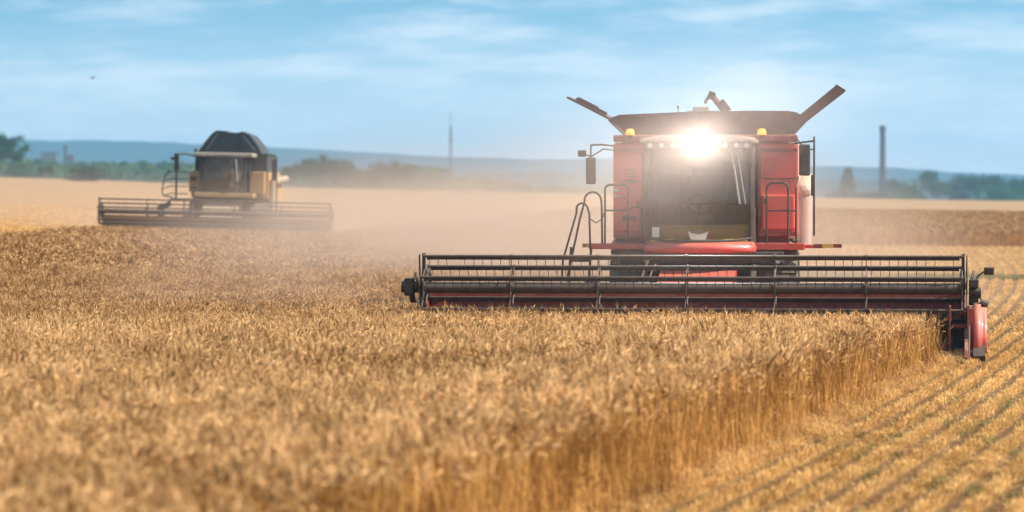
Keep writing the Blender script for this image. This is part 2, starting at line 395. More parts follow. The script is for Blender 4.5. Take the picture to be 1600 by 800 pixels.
def scatter(name, coll, pts, label=None):
    # pts: (x, y, z, rotz, (sx, sy, sz), idx)
    me = bpy.data.meshes.new(name); me.from_pydata([p[:3] for p in pts], [], [])
    r = me.attributes.new('rotv', 'FLOAT_VECTOR', 'POINT'); r.data.foreach_set('vector', [c for p in pts for c in (p[6] if len(p) > 6 else 0, 0, p[3])])
    s = me.attributes.new('sclv', 'FLOAT_VECTOR', 'POINT'); s.data.foreach_set('vector', [c for p in pts for c in p[4]])
    k = me.attributes.new('vid', 'INT', 'POINT'); k.data.foreach_set('value', [p[5] for p in pts])
    o = bpy.data.objects.new(name, me); col.objects.link(o); o['kind'] = 'stuff'
    g = bpy.data.node_groups.new(name+'_nodes', 'GeometryNodeTree')
    g.interface.new_socket('Geometry', in_out='INPUT', socket_type='NodeSocketGeometry'); g.interface.new_socket('Geometry', in_out='OUTPUT', socket_type='NodeSocketGeometry')
    gi = g.nodes.new('NodeGroupInput'); go = g.nodes.new('NodeGroupOutput'); ci = g.nodes.new('GeometryNodeCollectionInfo')
    ci.inputs['Collection'].default_value = coll; ci.inputs['Separate Children'].default_value = True; ci.inputs['Reset Children'].default_value = True
    ip = g.nodes.new('GeometryNodeInstanceOnPoints'); ip.inputs['Pick Instance'].default_value = True
    def attr(nm, dt):
        a = g.nodes.new('GeometryNodeInputNamedAttribute'); a.data_type = dt; a.inputs['Name'].default_value = nm; return a.outputs['Attribute']
    L = g.links.new
    L(gi.outputs[0], ip.inputs['Points']); L(ci.outputs[0], ip.inputs['Instance']); L(attr('vid', 'INT'), ip.inputs['Instance Index'])
    er = g.nodes.new('FunctionNodeEulerToRotation'); L(attr('rotv', 'FLOAT_VECTOR'), er.inputs[0]); L(er.outputs[0], ip.inputs['Rotation'])
    L(attr('sclv', 'FLOAT_VECTOR'), ip.inputs['Scale']); L(ip.outputs[0], go.inputs[0])
    md = o.modifiers.new('scatter', 'NODES'); md.node_group = g
    return o
RX, RY, RYAW = 3.01, 64.7, R(6)       # red combine: header centre and heading
YX, YY = -11.8, 152.0                 # yellow combine
S_EDGE = 2.35; S_L = -6.75; S_YL = -33.6; S_YR = -24.9
def header_line(x): return RY - math.tan(RYAW)*(x-RX)
def in_wheat(s, y, x):
    if x > 9.5 and 186+.02*x < y < 345 and s > S_L: return True       # second standing block to the right
    if y > 345: return False
    if s > S_EDGE: return False
    if s > S_L: return y < header_line(x)+.15
    if y < YY-.1*0: return s > S_YL
    return s > S_YR
random.seed(5)
wp = []; sp_ = []
NW, NF = 6, 4
y = 14.0
while y < 345:
    step = 1.0
    half = .133*y+ (3.5 if y < 90 else 5.0)
    g = g_row(y); ang = -math.atan(dg_row(y))
    s0 = S_EDGE-.5
    i = int(math.floor((-half-g-s0)))
    while True:
        s = s0+i; i += 1
        x = s+g
        if x > half: break
        if not in_wheat(s+.45 if s < S_EDGE and s > S_EDGE-1 else s, y, x) : continue
        near = y < 96
        big = noise.noise((x*.35, y*.35, 4.0))
        sc = 1.0+.1*big+random.uniform(-.02, .02)
        sc *= 1.12 if y < 44 else (1.12-.26*min(1, (y-44)/17))
        if S_EDGE-1 < s < S_EDGE and y < 66:
            # ragged cut edge: a second, thinner leaning fringe
            if random.random() < .8: wp.append((x+random.uniform(.15, .5), y+random.uniform(-.4, .4), -.01, rot, (.7, .9, sc*random.uniform(.75, .98)), NW+NF+random.randrange(3), random.gauss(0, .12)))
        idx = random.randrange(NW) if near else NW+random.randrange(NF)
        rot = ang+random.choice((0, math.pi))+random.uniform(-.05, .05)
        jx = (random.uniform(-.16, .08) if random.random() < .8 else random.uniform(-.6, -.3)) if s > S_EDGE-1 else random.uniform(-.12, .12)
        wp.append((x+jx, y+random.uniform(-.12, .12), tz(x, y)-.01, rot, (1, 1, sc), idx, random.gauss(0, .03 if s < S_EDGE-1 else .08)))
    y += step
wheat_c = make_coll('wheat_src', [wheat_patch(330, 1.0, 100+i) for i in range(NW)] + [wheat_patch(150, 2.0, 200+i, False) for i in range(NF)] + [wheat_patch(70, 1.0, 250+i) for i in range(3)])
wheat = scatter('wheat', wheat_c, wp)
y = 24.0; NS = 5
while y < 300:
    g = g_row(y); ang = -math.atan(dg_row(y)); half = .133*y+(7 if y < 130 else 4)
    s = S_EDGE+.62
    k0 = int(math.floor((-half-g-s)/1.2)); k = k0
    while True:
        ss = s+1.2*k; k += 1; x = ss+g
        if x > half: break
        if in_wheat(ss, y, x) or in_wheat(ss-.5, y, x) and ss < S_EDGE: continue
        if y < header_line(x)-1 and ss < S_EDGE: continue
        if y > 120 and random.random() < (y-120)/180: continue
        idx = random.randrange(NS) if y < 75 else NS+random.randrange(3)
        sp_.append((x, y+random.uniform(-.05, .05), tz(x, y), ang+random.choice((0, math.pi)), (1, 1, random.uniform(.8, 1.15)), idx))
    y += 1.0
stub_c = make_coll('stubble_src', [stubble_patch(260, 1.0, 300+i, 110) for i in range(NS)] + [stubble_patch(60, 2.2, 400+i, 40) for i in range(3)])
stubble = scatter('stubble', stub_c, sp_)
print('wheat patches', len(wp), 'stubble', len(sp_))
#@@MORE
# ------------------------------------------------------------------ combine harvesters
def wheel(parent, x, y, r, w, rim_mat, side):
    b = MB(); h = w/2
    b.lathe([(r*.55, -h*.8), (r*.8, -h), (r*.95, -h*.92), (r, -h*.6), (r, h*.6), (r*.95, h*.92), (r*.8, h), (r*.55, h*.8)], (x, y, r), 'x', 36)
    n = 20
    for i in range(n):
        for sgn in (-1, 1):
            a = 2*math.pi*(i+(.5 if sgn > 0 else 0))/n
            b.box((x+sgn*h*.48, y+r*.985*math.cos(a), r+r*.985*math.sin(a)), (h*.95, .07*r, .09*r), (('X'), a))
    t = b.build('tyre', RUB, None)
    q = MB(); q.lathe([(.02, side*h*.25), (r*.22, side*h*.3), (r*.25, side*h*.1), (r*.48, side*h*.05), (r*.56, side*h*.75), (r*.585, side*h*.8)], (x, y, r), 'x', 28)
    q.lathe([(r*.56, -h*.7), (r*.56, h*.7)], (x, y, r), 'x', 28)
    for i in range(8):
        a = 2*math.pi*i/8; q.tube((x+side*h*.3, y+.16*r*math.cos(a), r+.16*r*math.sin(a)), (x+side*h*.36, y+.16*r*math.cos(a), r+.16*r*math.sin(a)), .02*r+.005, seg=6)
    rim = q.build('rim', rim_mat, None)
    e = MB(); e.tube((x-side*h, y, r), (x+side*h*.2, y, r), r*.14, seg=14)
    hub = e.build('wheel', STEEL, parent); t.parent = hub; rim.parent = hub
    return hub
def arc(c, r, a0, a1, n, plane='xz'):
    out = []
    for i in range(n+1):
        t = R(a0+(a1-a0)*i/n); u, v = r*math.cos(t), r*math.sin(t)
        out.append((c[0]+u, c[1], c[2]+v) if plane == 'xz' else (c[0], c[1]+u, c[2]+v))
    return out
def hoop(x0, x1, y, z0, z1, r=.12, leany=0):
    return [(x0, y, z0)] + arc((x0+r, y+leany, z1-r), r, 180, 90, 4) + arc((x1-r, y+leany, z1-r), r, 90, 0, 4) + [(x1, y, z0)]
def cutter_header(root, x0, x1, zc, rad, spiders, start, tines, pm, backz, reelm, tube_r=.095, bat_h=.085):
    # reel: central tube, bats with tines, spiders
    yr = -.1
    t = MB(); t.tube((x0+.05, yr, zc), (x1-.05, yr, zc), tube_r, seg=20)
    for xs in spiders: t.tube((xs-.03, yr, zc), (xs+.03, yr, zc), tube_r*1.35, seg=18)
    reel = t.build('reel', reelm, root)
    for k in range(6):
        a = R(start+60*k); by, bz = yr-rad*math.cos(a), zc+rad*math.sin(a)
        b = MB(); b.tube((x0+.04, by, bz), (x1-.04, by, bz), .024, seg=8)
        b.box(((x0+x1)/2, by+.028, bz-.02), (x1-x0-.12, .008, bat_h))
        n = int((x1-x0-.2)/tines)
        for i in range(n+1):
            x = x0+.1+i*tines
            if random.random() < .015: continue
            b.tube((x, by, bz), (x+random.uniform(-.006, .006), by+.04, bz-.12), .0058, seg=4, caps=False)
            b.tube((x, by+.04, bz-.115), (x, by+.1, bz-.24), .0052, .003, seg=4, caps=False)
        b.build('bat', BLK if k % 2 else STEEL, reel)
    for xs in spiders:
        b = MB()
        for k in range(6):
            a = R(start+60*k); a2 = R(start+60*k+60)
            p = (xs, yr-rad*math.cos(a), zc+rad*math.sin(a))
            b.box(((xs), yr-rad*.5*math.cos(a), zc+rad*.5*math.sin(a)), (.012, .05, rad), ('X', a-math.pi/2) if 0 else ('X', math.pi/2-a if 0 else (a-math.pi/2)*-1))
            p2 = (xs, yr-rad*.62*math.cos(a2), zc+rad*.62*math.sin(a2)); p1 = (xs, yr-rad*.62*math.cos(a), zc+rad*.62*math.sin(a))
            b.tube(p1, p2, .012, seg=5)
            b.tube((xs-.02, p[1], p[2]), (xs+.02, p[1], p[2]), .036, seg=10)
        b.build('spider', STEEL, reel)
    # header trough
    h = MB()
    h.prism([(.62, .22), (-.55, .1), (-.62, .1), (-.62, .13), (-.5, .16), (.55, .27), (.72, .42), (.84, .7), (.86, backz-.04), (.8, backz), (.98, backz), (.98, .22)], x0-.02, x1+.02, 'x')
    h.box(((x0+x1)/2, .93, backz+.05), (x1-x0, .12, .1))
    header = h.build('header', pm, root)
    k = MB(); k.box(((x0+x1)/2, -.66, .12), (x1-x0, .08, .015))
    for i in range(int((x1-x0)/.0762/2)):
        x = x0+.04+i*.1524; k.prism([(x-.03, -.7), (x+.03, -.7), (x, -.8)], .11, .13, 'z')
    k.build('cutter_bar', BARE, header)
    a = MB(); a.tube((x0+.06, .38, .52), (x1-.06, .38, .52), .17, seg=18)
    for sgn, xa, xb in ((1, x0+.1, -.7), (-1, x1-.1, .7)):
        n = int(abs(xb-xa)/.04); prev = None
        for i in range(n+1):
            x = xa+(xb-xa)*i/n; t_ = sgn*x*2*math.pi/.55
            cur = [(x, .38+.16*math.cos(t_), .52+.16*math.sin(t_)), (x, .38+.3*math.cos(t_), .52+.3*math.sin(t_))]
            cur = [a.bm.verts.new(c) for c in cur]
            if prev: a.bm.faces.new((prev[0], prev[1], cur[1], cur[0]))
            prev = cur
    a.build('auger', STEEL, header)
    for x, sd in ((x0-.05, -1), (x1+.05, 1)):
        e = MB(); e.prism([(1.0, .2), (-.5, .06), (-1.05, .1), (-1.0, .22), (-.55, .5), (.1, .72), (.6, backz+.08), (1.0, backz+.1)], x-.03, x+.03, 'x'); e.build('end_panel', pm, header)
    for x in (x0-.0, x1+.0):
        # reel arms from the back of the header to the reel bearing
        e = MB(); e.path([(x+(.12 if x > 0 else -.12)*0, 1.0, backz+.14), (x, .5, zc+.28), (x, yr, zc)], .045, 8)
        e.box((x, yr, zc), (.07, .2, .22), bev=.02)
        e.tube((x, .9, backz-.1), (x, .3, zc+.08), .03, seg=8)
        e.tube((x, .55, backz+.0), (x, .3, zc+.08), .018, seg=8)
        e.box((x, yr+.03, zc+.02), (.05, .09, rad*2+.04))
        e.build('reel_arm', BLK, root)
    return reel, header

# ---- the red combine
root = empty('combine_harvester', (RX, RY, 0), -RYAW)
tag(root, 'red combine harvester in front view with a wide dark reel, cutting the wheat', 'combine harvester', 'combine harvesters working the field')
X0, X1 = -4.52, 4.56
SPX = [-4.5, -3.02, -1.55, -.06, 1.43, 2.95, 4.54]
random.seed(3)
reel, header = cutter_header(root, X0, X1, 1.21, .545, SPX, 80, .152, REDD, .99, STEEL)
# reel drive motor on the left end
m = MB(); m.box((-4.77, -.05, 1.22), (.16, .26, .3), bev=.03); m.tube((-4.9, -.05, 1.22), (-4.55, -.05, 1.22), .1, seg=16)
m.tube((-4.72, -.12, 1.1), (-4.72, .0, .98), .05, seg=10); m.tube((-4.7, .05, 1.35), (-4.68, .1, 1.46), .025, seg=8); m.path([(-4.72, .0, .98), (-4.62, .15, .95), (-4.6, .5, 1.0), (-4.6, .95, 1.08)], .018)
m.build('reel_motor', BLK, root)
# black shields on the reel ends
for x in (-4.58, 4.62):
    b = MB(); n = 18
    b.prism([(-.1+.2*math.cos(t*2*math.pi/n), 1.21+.2*math.sin(t*2*math.pi/n)) for t in range(n)], x-.012, x+.012, 'x')
    for k in range(3):
        a = R(20+60*k); b.box((x, -.1, 1.21), (.02, 1.14, .07), ('X', -a))
    b.build('end_shield', BLK, reel)
# right end: hydraulics, marker light, crop divider
m = MB(); m.box((4.74, .1, 1.3), (.16, .3, .14), bev=.02); m.tube((4.66, .1, 1.15), (4.86, .1, 1.15), .085, seg=14); m.box((4.74, .2, 1.02), (.16, .24, .18), bev=.02)
m.path([(4.7, .1, 1.38), (4.74, .25, 1.5), (4.72, .7, 1.35), (4.68, .98, 1.1)], .017); m.path([(4.8, .1, 1.1), (4.92, .05, .98), (4.9, .3, .8)], .018); m.tube((4.84, -.02, .99), (4.97, -.02, .93), .07, seg=12)
m.build('hydraulic_block', BLK, root)
m = MB(); m.path([(4.74, .4, 1.3), (4.82, .4, 1.42), (4.93, .4, 1.5)], .014); m.box((5.0, .4, 1.5), (.17, .09, .13), bev=.02)
ml = m.build('marker_light', BLK, root)
m = MB(); m.box((5.0, .345, 1.5), (.12, .02, .09), bev=.006); m.build('lens', mat('dark_lens', (.05, .02, .02), .2), ml)
d = MB()
# tall rounded outer shield, nose low and forward
prof = [(.75, .12), (-.55, .06), (-.75, .1), (-.72, .5), (-.55, .78), (-.3, .93), (.1, .98), (.6, .96), (.75, .85)]
d.prism(prof, 4.73, 4.95, 'x'); bmesh.ops.bevel(d.bm, geom=[e for e in d.bm.edges if abs(e.verts[0].co.x-e.verts[1].co.x) < .01 and e.verts[0].co.x > 4.9], offset=.1, segments=4, affect='EDGES')
div = d.build('crop_divider', REDP, root, True)
for p in div.data.polygons: p.use_smooth = True
d = MB(); d.box((4.5, -.35, .6), (.34, .05, .05)); d.box((4.64, -.62, .5), (.03, .22, .9)); d.box((4.69, -.05, .5), (.1, 1.1, .8)); d.box((4.34, -.3, .55), (.035, .5, .78), bev=.01); d.box((4.5, -.1, .82), (.36, .3, .05))
d.build('divider_frame', REDD, div)
d = MB(); d.box((4.5, .1, .38), (.3, .5, .56), bev=.03); d.prism([(-.95, .04), (-1.05, .08), (-.6, .24), (-.2, .2), (-.2, .04)], 4.44, 4.62, 'x'); d.prism([(-.8, .03), (-.85, .12), (-.7, .3), (-.2, .22), (-.2, .03)], 4.72, 4.92, 'x')
d.build('divider_shoe', BLK, div)
d = MB(); d.tube((4.655, -.79, .1), (4.655, -.76, .62), .014); d.build('divider_rod', BARE, div)
# feeder house and front axle
f = MB(); f.prism([(.98, .3), (.98, .95), (1.15, 1.02), (3.2, 1.45), (3.6, 1.45), (3.6, 1.0), (3.2, .8), (1.15, .25)], -.72, .62, 'x'); f.box((-.05, 1.08, 1.03), (1.5, .12, .1))
f.build('feeder_house', RED, root)
f = MB(); f.box((0, 4.6, 1.05), (2.6, .5, .5), bev=.05); f.box((0, 5.6, 1.35), (1.7, 3.2, .8)); f.build('chassis', BLK, root)
for sd in (-1, 1): wheel(root, sd*1.32, 4.6, .98, .72, GREY, sd)
for sd in (-1, 1): wheel(root, sd*1.35, 8.3, .66, .48, GREY, sd)
f = MB(); f.tube((-1.1, 8.3, .66), (1.1, 8.3, .66), .09); f.tube((0, 8.3, .66), (0, 8.3, 1.5), .12); f.build('rear_axle', STEEL, root)
# main body behind the cab: hull sides and rear
f = MB(); f.prism([(4.35, 1.75), (4.35, 3.75), (6.6, 3.75), (8.6, 3.5), (9.3, 3.0), (9.3, 1.7), (8.2, 1.6)], -1.5, 1.5, 'x'); f.build('engine_hull', REDD, root)
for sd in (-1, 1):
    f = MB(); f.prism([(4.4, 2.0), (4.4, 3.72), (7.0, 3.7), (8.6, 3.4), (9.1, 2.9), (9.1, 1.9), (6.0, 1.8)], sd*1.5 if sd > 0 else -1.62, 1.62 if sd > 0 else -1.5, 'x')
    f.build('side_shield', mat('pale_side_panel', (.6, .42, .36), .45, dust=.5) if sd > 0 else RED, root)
# vertical front body panels either side of the cab
PANMAT = mat('front_panel_red', (.78, .075, .05), .3, dust=.16, coat=.4, scale=1.6)
for x0_, x1_, z0, z1 in ((-1.64, -1.08, 2.0, 3.7), (.97, 1.68, 2.05, 3.7)):
    b = MB(); xc = (x0_+x1_)/2
    b.box((xc, 4.28, (z0+z1)/2), (x1_-x0_, .16, z1-z0), bev=.035)
    bp = b.build('body_panel', PANMAT, root)
    b = MB(); b.box((xc, 4.18, z1-.12), (x1_-x0_-.02, .06, .06)); b.box((xc, 4.18, z0+.03), (x1_-x0_-.02, .07, .07)); b.box((x0_+.02 if x0_ > 0 else x1_-.02, 4.185, (z0+z1)/2), (.05, .05, z1-z0-.1))
    b.build('trim', REDD, bp)
    # lower bulge and recess
    b = MB(); b.box((xc+.0, 4.17, z0+.42), (x1_-x0_-.12, .07, .62), bev=.03); b.build('access_door', PANMAT, bp)
    b = MB(); b.box((xc, 4.193, z0+1.02), (x1_-x0_-.1, .012, .014)); b.build('seam', BLK, bp)
    b = MB(); b.box((xc+.18 if x0_ < 0 else xc-.22, 4.12, z0+.62), (.05, .03, .09), bev=.006); b.build('latch', BLK, bp)
    if x0_ < 0:
        b = MB(); b.box((xc+.02, 4.125, z0+.36), (.26, .02, .09), bev=.008); b.build('label_plate', mat('dark_label', (.12, .015, .02), .4), bp)
        b = MB()
        for k in range(5): b.box((xc+.03, 4.185, 2.98+k*.062), (.2, .03, .03))
        b.build('vent', mat('vent_red', (.42, .03, .025), .5, dust=.3), bp)
        for dz in (0, .1):
            b = MB(); b.box((x0_+.07, 4.19, 2.76+dz), (.08, .012, .045), bev=.004); b.build('reflector', CREAM, bp)
b = MB(); b.box((0.02, 4.22, 3.79), (3.3, .22, .13), bev=.03); b.build('upper_deck', REDD, root)
# grain tank cover
b = MB()
b.prism([(-1.36, 3.82), (-1.74, 4.14), (-1.70, 4.17), (-1.55, 4.225), (-.8, 4.255), (0, 4.285), (.9, 4.29), (1.5, 4.285), (1.64, 4.26), (1.74, 4.2), (1.7, 4.13), (1.38, 3.82)], 4.5, 4.56, 'y')
b.quadslab([(-1.74, 4.56, 4.14), (-1.74, 6.9, 4.14), (-1.36, 6.9, 3.78), (-1.36, 4.56, 3.78)], .03)
b.quadslab([(1.38, 4.56, 3.78), (1.38, 6.9, 3.78), (1.72, 6.9, 4.14), (1.72, 4.56, 4.14)], .03)
b.quadslab([(-1.6, 6.9, 4.2), (1.6, 6.9, 4.2), (1.38, 6.6, 3.78), (-1.38, 6.6, 3.78)], .03)
b.tube((-1.35, 4.49, 3.84), (-1.1, 4.49, 4.1), .01, seg=4)
tank = b.build('grain_tank', TANKM, root)
b = MB(); b.quadslab([(-1.72, 4.5, 4.16), (-2.5, 4.55, 4.56), (-2.5, 6.6, 4.56), (-1.72, 6.8, 4.16)], .035); b.box((-2.06, 4.56, 4.375), (.62, .05, .06), ('Y', R(27))); b.box((-2.14, 4.8, 4.44), (.4, .08, .05), ('Y', R(27)))
b.build('tank_flap', TANKM, tank)
b = MB(); b.quadslab([(1.32, 4.5, 3.9), (1.5, 4.5, 3.84), (2.5, 4.55, 4.62), (2.33, 4.55, 4.73)], .06)
b.quadslab([(1.45, 4.52, 4.0), (1.45, 6.8, 4.0), (2.36, 6.6, 4.74), (2.36, 4.52, 4.74)], .035)
b.box((2.42, 4.6, 4.69), (.2, .2, .05), ('Y', R(32)))
b.build('tank_flap', TANKM, tank)
b = MB(); b.tube((.38, 5.2, 4.2), (.06, 5.15, 4.62), .055); b.box((.08, 5.12, 4.58), (.12, .16, .14), ('Y', R(20))); b.tube((.05, 5.15, 4.6), (-.03, 5.0, 4.45), .03); b.box((.3, 5.15, 4.38), (.16, .2, .24), ('Y', R(-38)), .02)
b.build('tank_auger', TANKM, tank)
b = MB(); b.box((-.1, 5.0, 4.33), (.3, .2, .1), bev=.03); b.tube((-.5, 4.7, 4.25), (-.5, 4.7, 4.36), .012); b.sphere((-.5, 4.7, 4.37), .03); b.box((-.1, 5.0, 4.285), (.5, .3, .03)); b.build('tank_sensor', GREY, tank)
# unloading tube folded along the side
b = MB(); b.tube((1.76, 4.7, 2.85), (1.7, 9.6, 3.05), .15, seg=20); b.tube((1.74, 4.8, 1.9), (1.76, 4.8, 2.85), .16, seg=20); b.sphere((1.76, 4.75, 2.86), .165); b.build('unloading_tube', mat('pale_tube', (.55, .36, .3), .4, dust=.35), root)
# cab: lower sill, pillars, roof, glass
def cab_front(n, z, bow, x0, x1, y): return [(x0+(x1-x0)*i/n, y+bow*((2*i/n-1)**2), z) for i in range(n+1)]
def lofted(rows, m, name, parent, thick=None, smooth=True):
    vs = [p for r_ in rows for p in r_]; n = len(rows[0]); fs = [(j*n+i, j*n+i+1, (j+1)*n+i+1, (j+1)*n+i) for j in range(len(rows)-1) for i in range(n-1)]
    me = bpy.data.meshes.new(name); me.from_pydata(vs, [], fs); me.materials.append(m)
    for p in me.polygons: p.use_smooth = smooth
    o = bpy.data.objects.new(name, me); col.objects.link(o); o.parent = parent
    if thick: md = o.modifiers.new('t', 'SOLIDIFY'); md.thickness = thick; md.offset = -1
    return o
n = 16
cabm = MB(); cabm.box((-.04, 4.0, 1.86), (1.86, 1.5, .12)); cabm.box((-.98, 3.9, 2.2), (.05, .9, .7)); cabm.box((.9, 3.9, 2.2), (.05, .9, .7))
for x in (-.97, .89):
    cabm.tube((x, 3.42, 1.9), (x, 3.3, 3.62), .045, seg=8); cabm.tube((x, 4.25, 1.9), (x, 4.25, 3.62), .05, seg=8)
cab = cabm.build('cab', STEEL, root)
b = MB(); b.box((-.04, 4.33, 2.8), (1.9, .06, 1.8)); b.box((-.62, 4.27, 2.7), (.4, .06, .9), bev=.02); b.box((.55, 4.27, 3.0), (.42, .06, .8), bev=.02); b.build('cab_lining', mat('brown_lining', (.24, .13, .085), .7, var=.35, scale=4), cab)
lofted([cab_front(n, 1.93-.05*0, .42, -.93, .85, 2.98), cab_front(n, 2.2, .42, -.95, .87, 2.9), cab_front(n, 2.7, .42, -.95, .87, 2.86), cab_front(n, 3.2, .42, -.93, .85, 2.9), cab_front(n, 3.6, .4, -.9, .82, 2.98)], GLASS, 'windscreen', cab)
for x in (-.975, .895):
    lofted([[(x, 3.4, 2.1), (x, 4.2, 2.1)], [(x, 3.33, 3.58), (x, 4.2, 3.58)]], GLASS, 'side_window', cab)
# curved red bumper under the windscreen
lofted([cab_front(n, 1.75, .36, -1.0, .95, 2.9), cab_front(n, 1.8, .42, -1.02, .97, 2.84), cab_front(n, 1.87, .45, -1.02, .97, 2.84), cab_front(n, 1.95, .42, -.99, .92, 2.93)], RED, 'bumper', cab, .04)
# sag of the lower rim
b = MB(); pts = [(-.96+(1.84)*i/20, 2.93+.42*((2*i/20-1)**2), 1.965+.05*abs(2*i/20-1)**4) for i in range(21)]; b.path(pts, .022)
for sx, x in ((-1, -.95), (1, .87)): b.path([(x, 3.37, 1.95), (x, 3.3, 2.6), (x+.0*sx, 3.3, 3.2), (x-.03*sx, 3.38, 3.6)], .028)
b.build('windscreen_frame', BLK, cab)
b = MB()
for x, dx in ((.55, .1), (.5, .05)): b.tube((x+dx, 2.98, 3.52), (x+dx+.14, 3.0, 2.62), .011 if dx > .06 else .02)
b.build('wiper', GREY, cab)
b = MB(); b.prism([(-1.06, 3.7), (-1.08, 3.74), (-1.0, 3.79), (-.6, 3.84), (.5, 3.84), (.9, 3.8), (.98, 3.74), (.96, 3.7)], 2.86, 4.4, 'y')
bmesh.ops.bevel(b.bm, geom=[e for e in b.bm.edges if max(v.co.y for v in e.verts) < 2.9], offset=.035, segments=3, affect='EDGES')
roof = b.build('cab_roof', mat('roof_cream', (.42, .32, .27), .4, dust=.3), cab)
b = MB(); b.box((-.04, 2.95, 3.65), (1.86, .14, .12), bev=.01); b.build('light_bar', BLK, roof)
for i, x in enumerate((-.88, -.68, -.48, -.28, .03, .24, .44, .64, .82)):
    b = MB(); b.tube((x, 2.84, 3.65), (x, 2.78, 3.65), .036 if i != 4 else .085, .046 if i != 4 else .1, seg=18); w_ = b.build('work_light', GREY, roof)
    b = MB(); b.tube((x, 2.785, 3.65), (x, 2.772, 3.65), .036 if i != 4 else .088, seg=18); b.build('lens', FLARE_LAMP if i == 4 else LAMPW, w_)  # one larger lens in the row is lit as an added lens flare
for x in (-1.33, 1.03):
    b = MB(); b.tube((x, 4.14, 3.78), (x, 4.14, 3.85), .05, seg=12); be = b.build('beacon', BLK, root)
    b = MB(); b.tube((x, 4.14, 3.85), (x, 4.14, 3.93), .085, .075, seg=16); b.sphere((x, 4.14, 3.93), .075, (1, 1, .5)); b.build('beacon_dome', ORANGE, be, True)
lp = bpy.data.lights.new('flare_glow', 'SPOT'); lp.energy = 6000; lp.spot_size = R(150); lp.spot_blend = 1.0; lp.shadow_soft_size = .09; lp.color = (.92, .96, 1)  # added spot that imitates the lens flare over the cab
lo_ = bpy.data.objects.new('flare_glow', lp); col.objects.link(lo_); lo_.parent = root; lo_.location = (.03, 2.66, 3.65); lo_.rotation_euler = (R(-114), 0, R(-3)+RYAW)
# inside the cab
b = MB(); b.box((-.05, 3.95, 2.35), (.52, .5, .16), bev=.05); b.box((-.05, 4.2, 2.75), (.5, .14, .75), bev=.06); b.box((-.05, 4.2, 3.2), (.28, .1, .2), bev=.04); b.box((-.05, 4.0, 2.15), (.3, .3, .3))
for x in (-.36, .26): b.box((x, 3.9, 2.55), (.08, .36, .07), bev=.02)
b.build('driver_seat', SEAT, cab)
b = MB(); b.tube((-.05, 3.35, 1.95), (-.05, 3.5, 2.6), .045); pts = [(-.05+.2*math.cos(t*math.pi/10), 3.5+.08*math.sin(t*math.pi/10), 2.62+.17*math.sin(t*math.pi/10)) for t in range(21)]; b.path(pts, .018)
b.box((-.05, 3.5, 2.62), (.34, .03, .04)); b.build('steering_wheel', BLK, cab)
b = MB(); b.box((.5, 3.75, 2.45), (.22, .6, .12), bev=.03); b.box((.56, 3.5, 2.72), (.2, .06, .22), bev=.02); b.tube((.42, 3.55, 2.5), (.42, 3.5, 2.68), .03); b.build('console', BLK, cab)
b = MB(); b.box((-.6, 3.9, 2.35), (.3, .5, .5), bev=.04); b.build('tool_locker', BLK, cab)
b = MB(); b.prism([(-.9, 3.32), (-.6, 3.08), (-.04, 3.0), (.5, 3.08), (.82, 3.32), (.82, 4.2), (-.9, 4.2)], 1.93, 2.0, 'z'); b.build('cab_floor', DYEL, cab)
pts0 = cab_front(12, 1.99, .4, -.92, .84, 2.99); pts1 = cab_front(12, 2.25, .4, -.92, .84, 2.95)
lofted([pts0, pts1], DYEL, 'reflection_band', cab, .02)  # gold colour stands in for wheat reflected in the lower glass
b = MB(); b.prism([(-.22, 2.14), (-.17, 1.99), (.09, 1.99), (.14, 2.14)], 2.935, 2.948, 'y'); b.build('band_label', CREAM, cab)
b = MB(); b.box((-.8, 3.16, 2.12), (.16, .02, .18), ('Z', R(-38))); b.build('band_label', CREAM, cab)
# mirrors
b = MB(); b.path([(-1.62, 4.1, 3.66), (-1.85, 4.0, 3.68), (-2.02, 3.95, 3.67), (-2.02, 3.95, 3.46)], .016); b.path([(-1.62, 4.1, 3.58), (-1.8, 4.0, 3.6), (-2.02, 3.95, 3.46)], .013)
ma = b.build('mirror_arm', BLK, root)
b = MB(); b.box((-2.02, 3.95, 3.21), (.18, .07, .48), bev=.03); b.build('mirror', BLK, ma)
b = MB(); b.box((-2.18, 3.95, 3.52), (.15, .07, .12), bev=.02); b.tube((-2.1, 3.95, 3.5), (-2.02, 3.95, 3.46), .012); b.build('wide_mirror', BLK, ma)
b = MB(); b.path([(1.62, 4.1, 3.7), (1.8, 4.0, 3.72), (1.97, 3.95, 3.74), (1.97, 3.95, 3.82)], .018); b.tube((1.97, 3.95, 3.78), (1.97, 3.95, 2.05), .018); b.path([(1.65, 4.1, 3.8), (1.78, 4.0, 3.62), (1.9, 3.95, 3.5)], .014); b.tube((1.8, 3.95, 3.55), (1.97, 3.95, 3.6), .012)
ma = b.build('mirror_arm', BLK, root)
b = MB(); b.box((1.8, 3.95, 3.4), (.2, .08, .56), bev=.03); b.build('mirror', BLK, ma)
b = MB(); b.box((1.95, 3.93, 2.95), (.07, .07, .38), bev=.02); b.build('wide_mirror', BLK, ma)
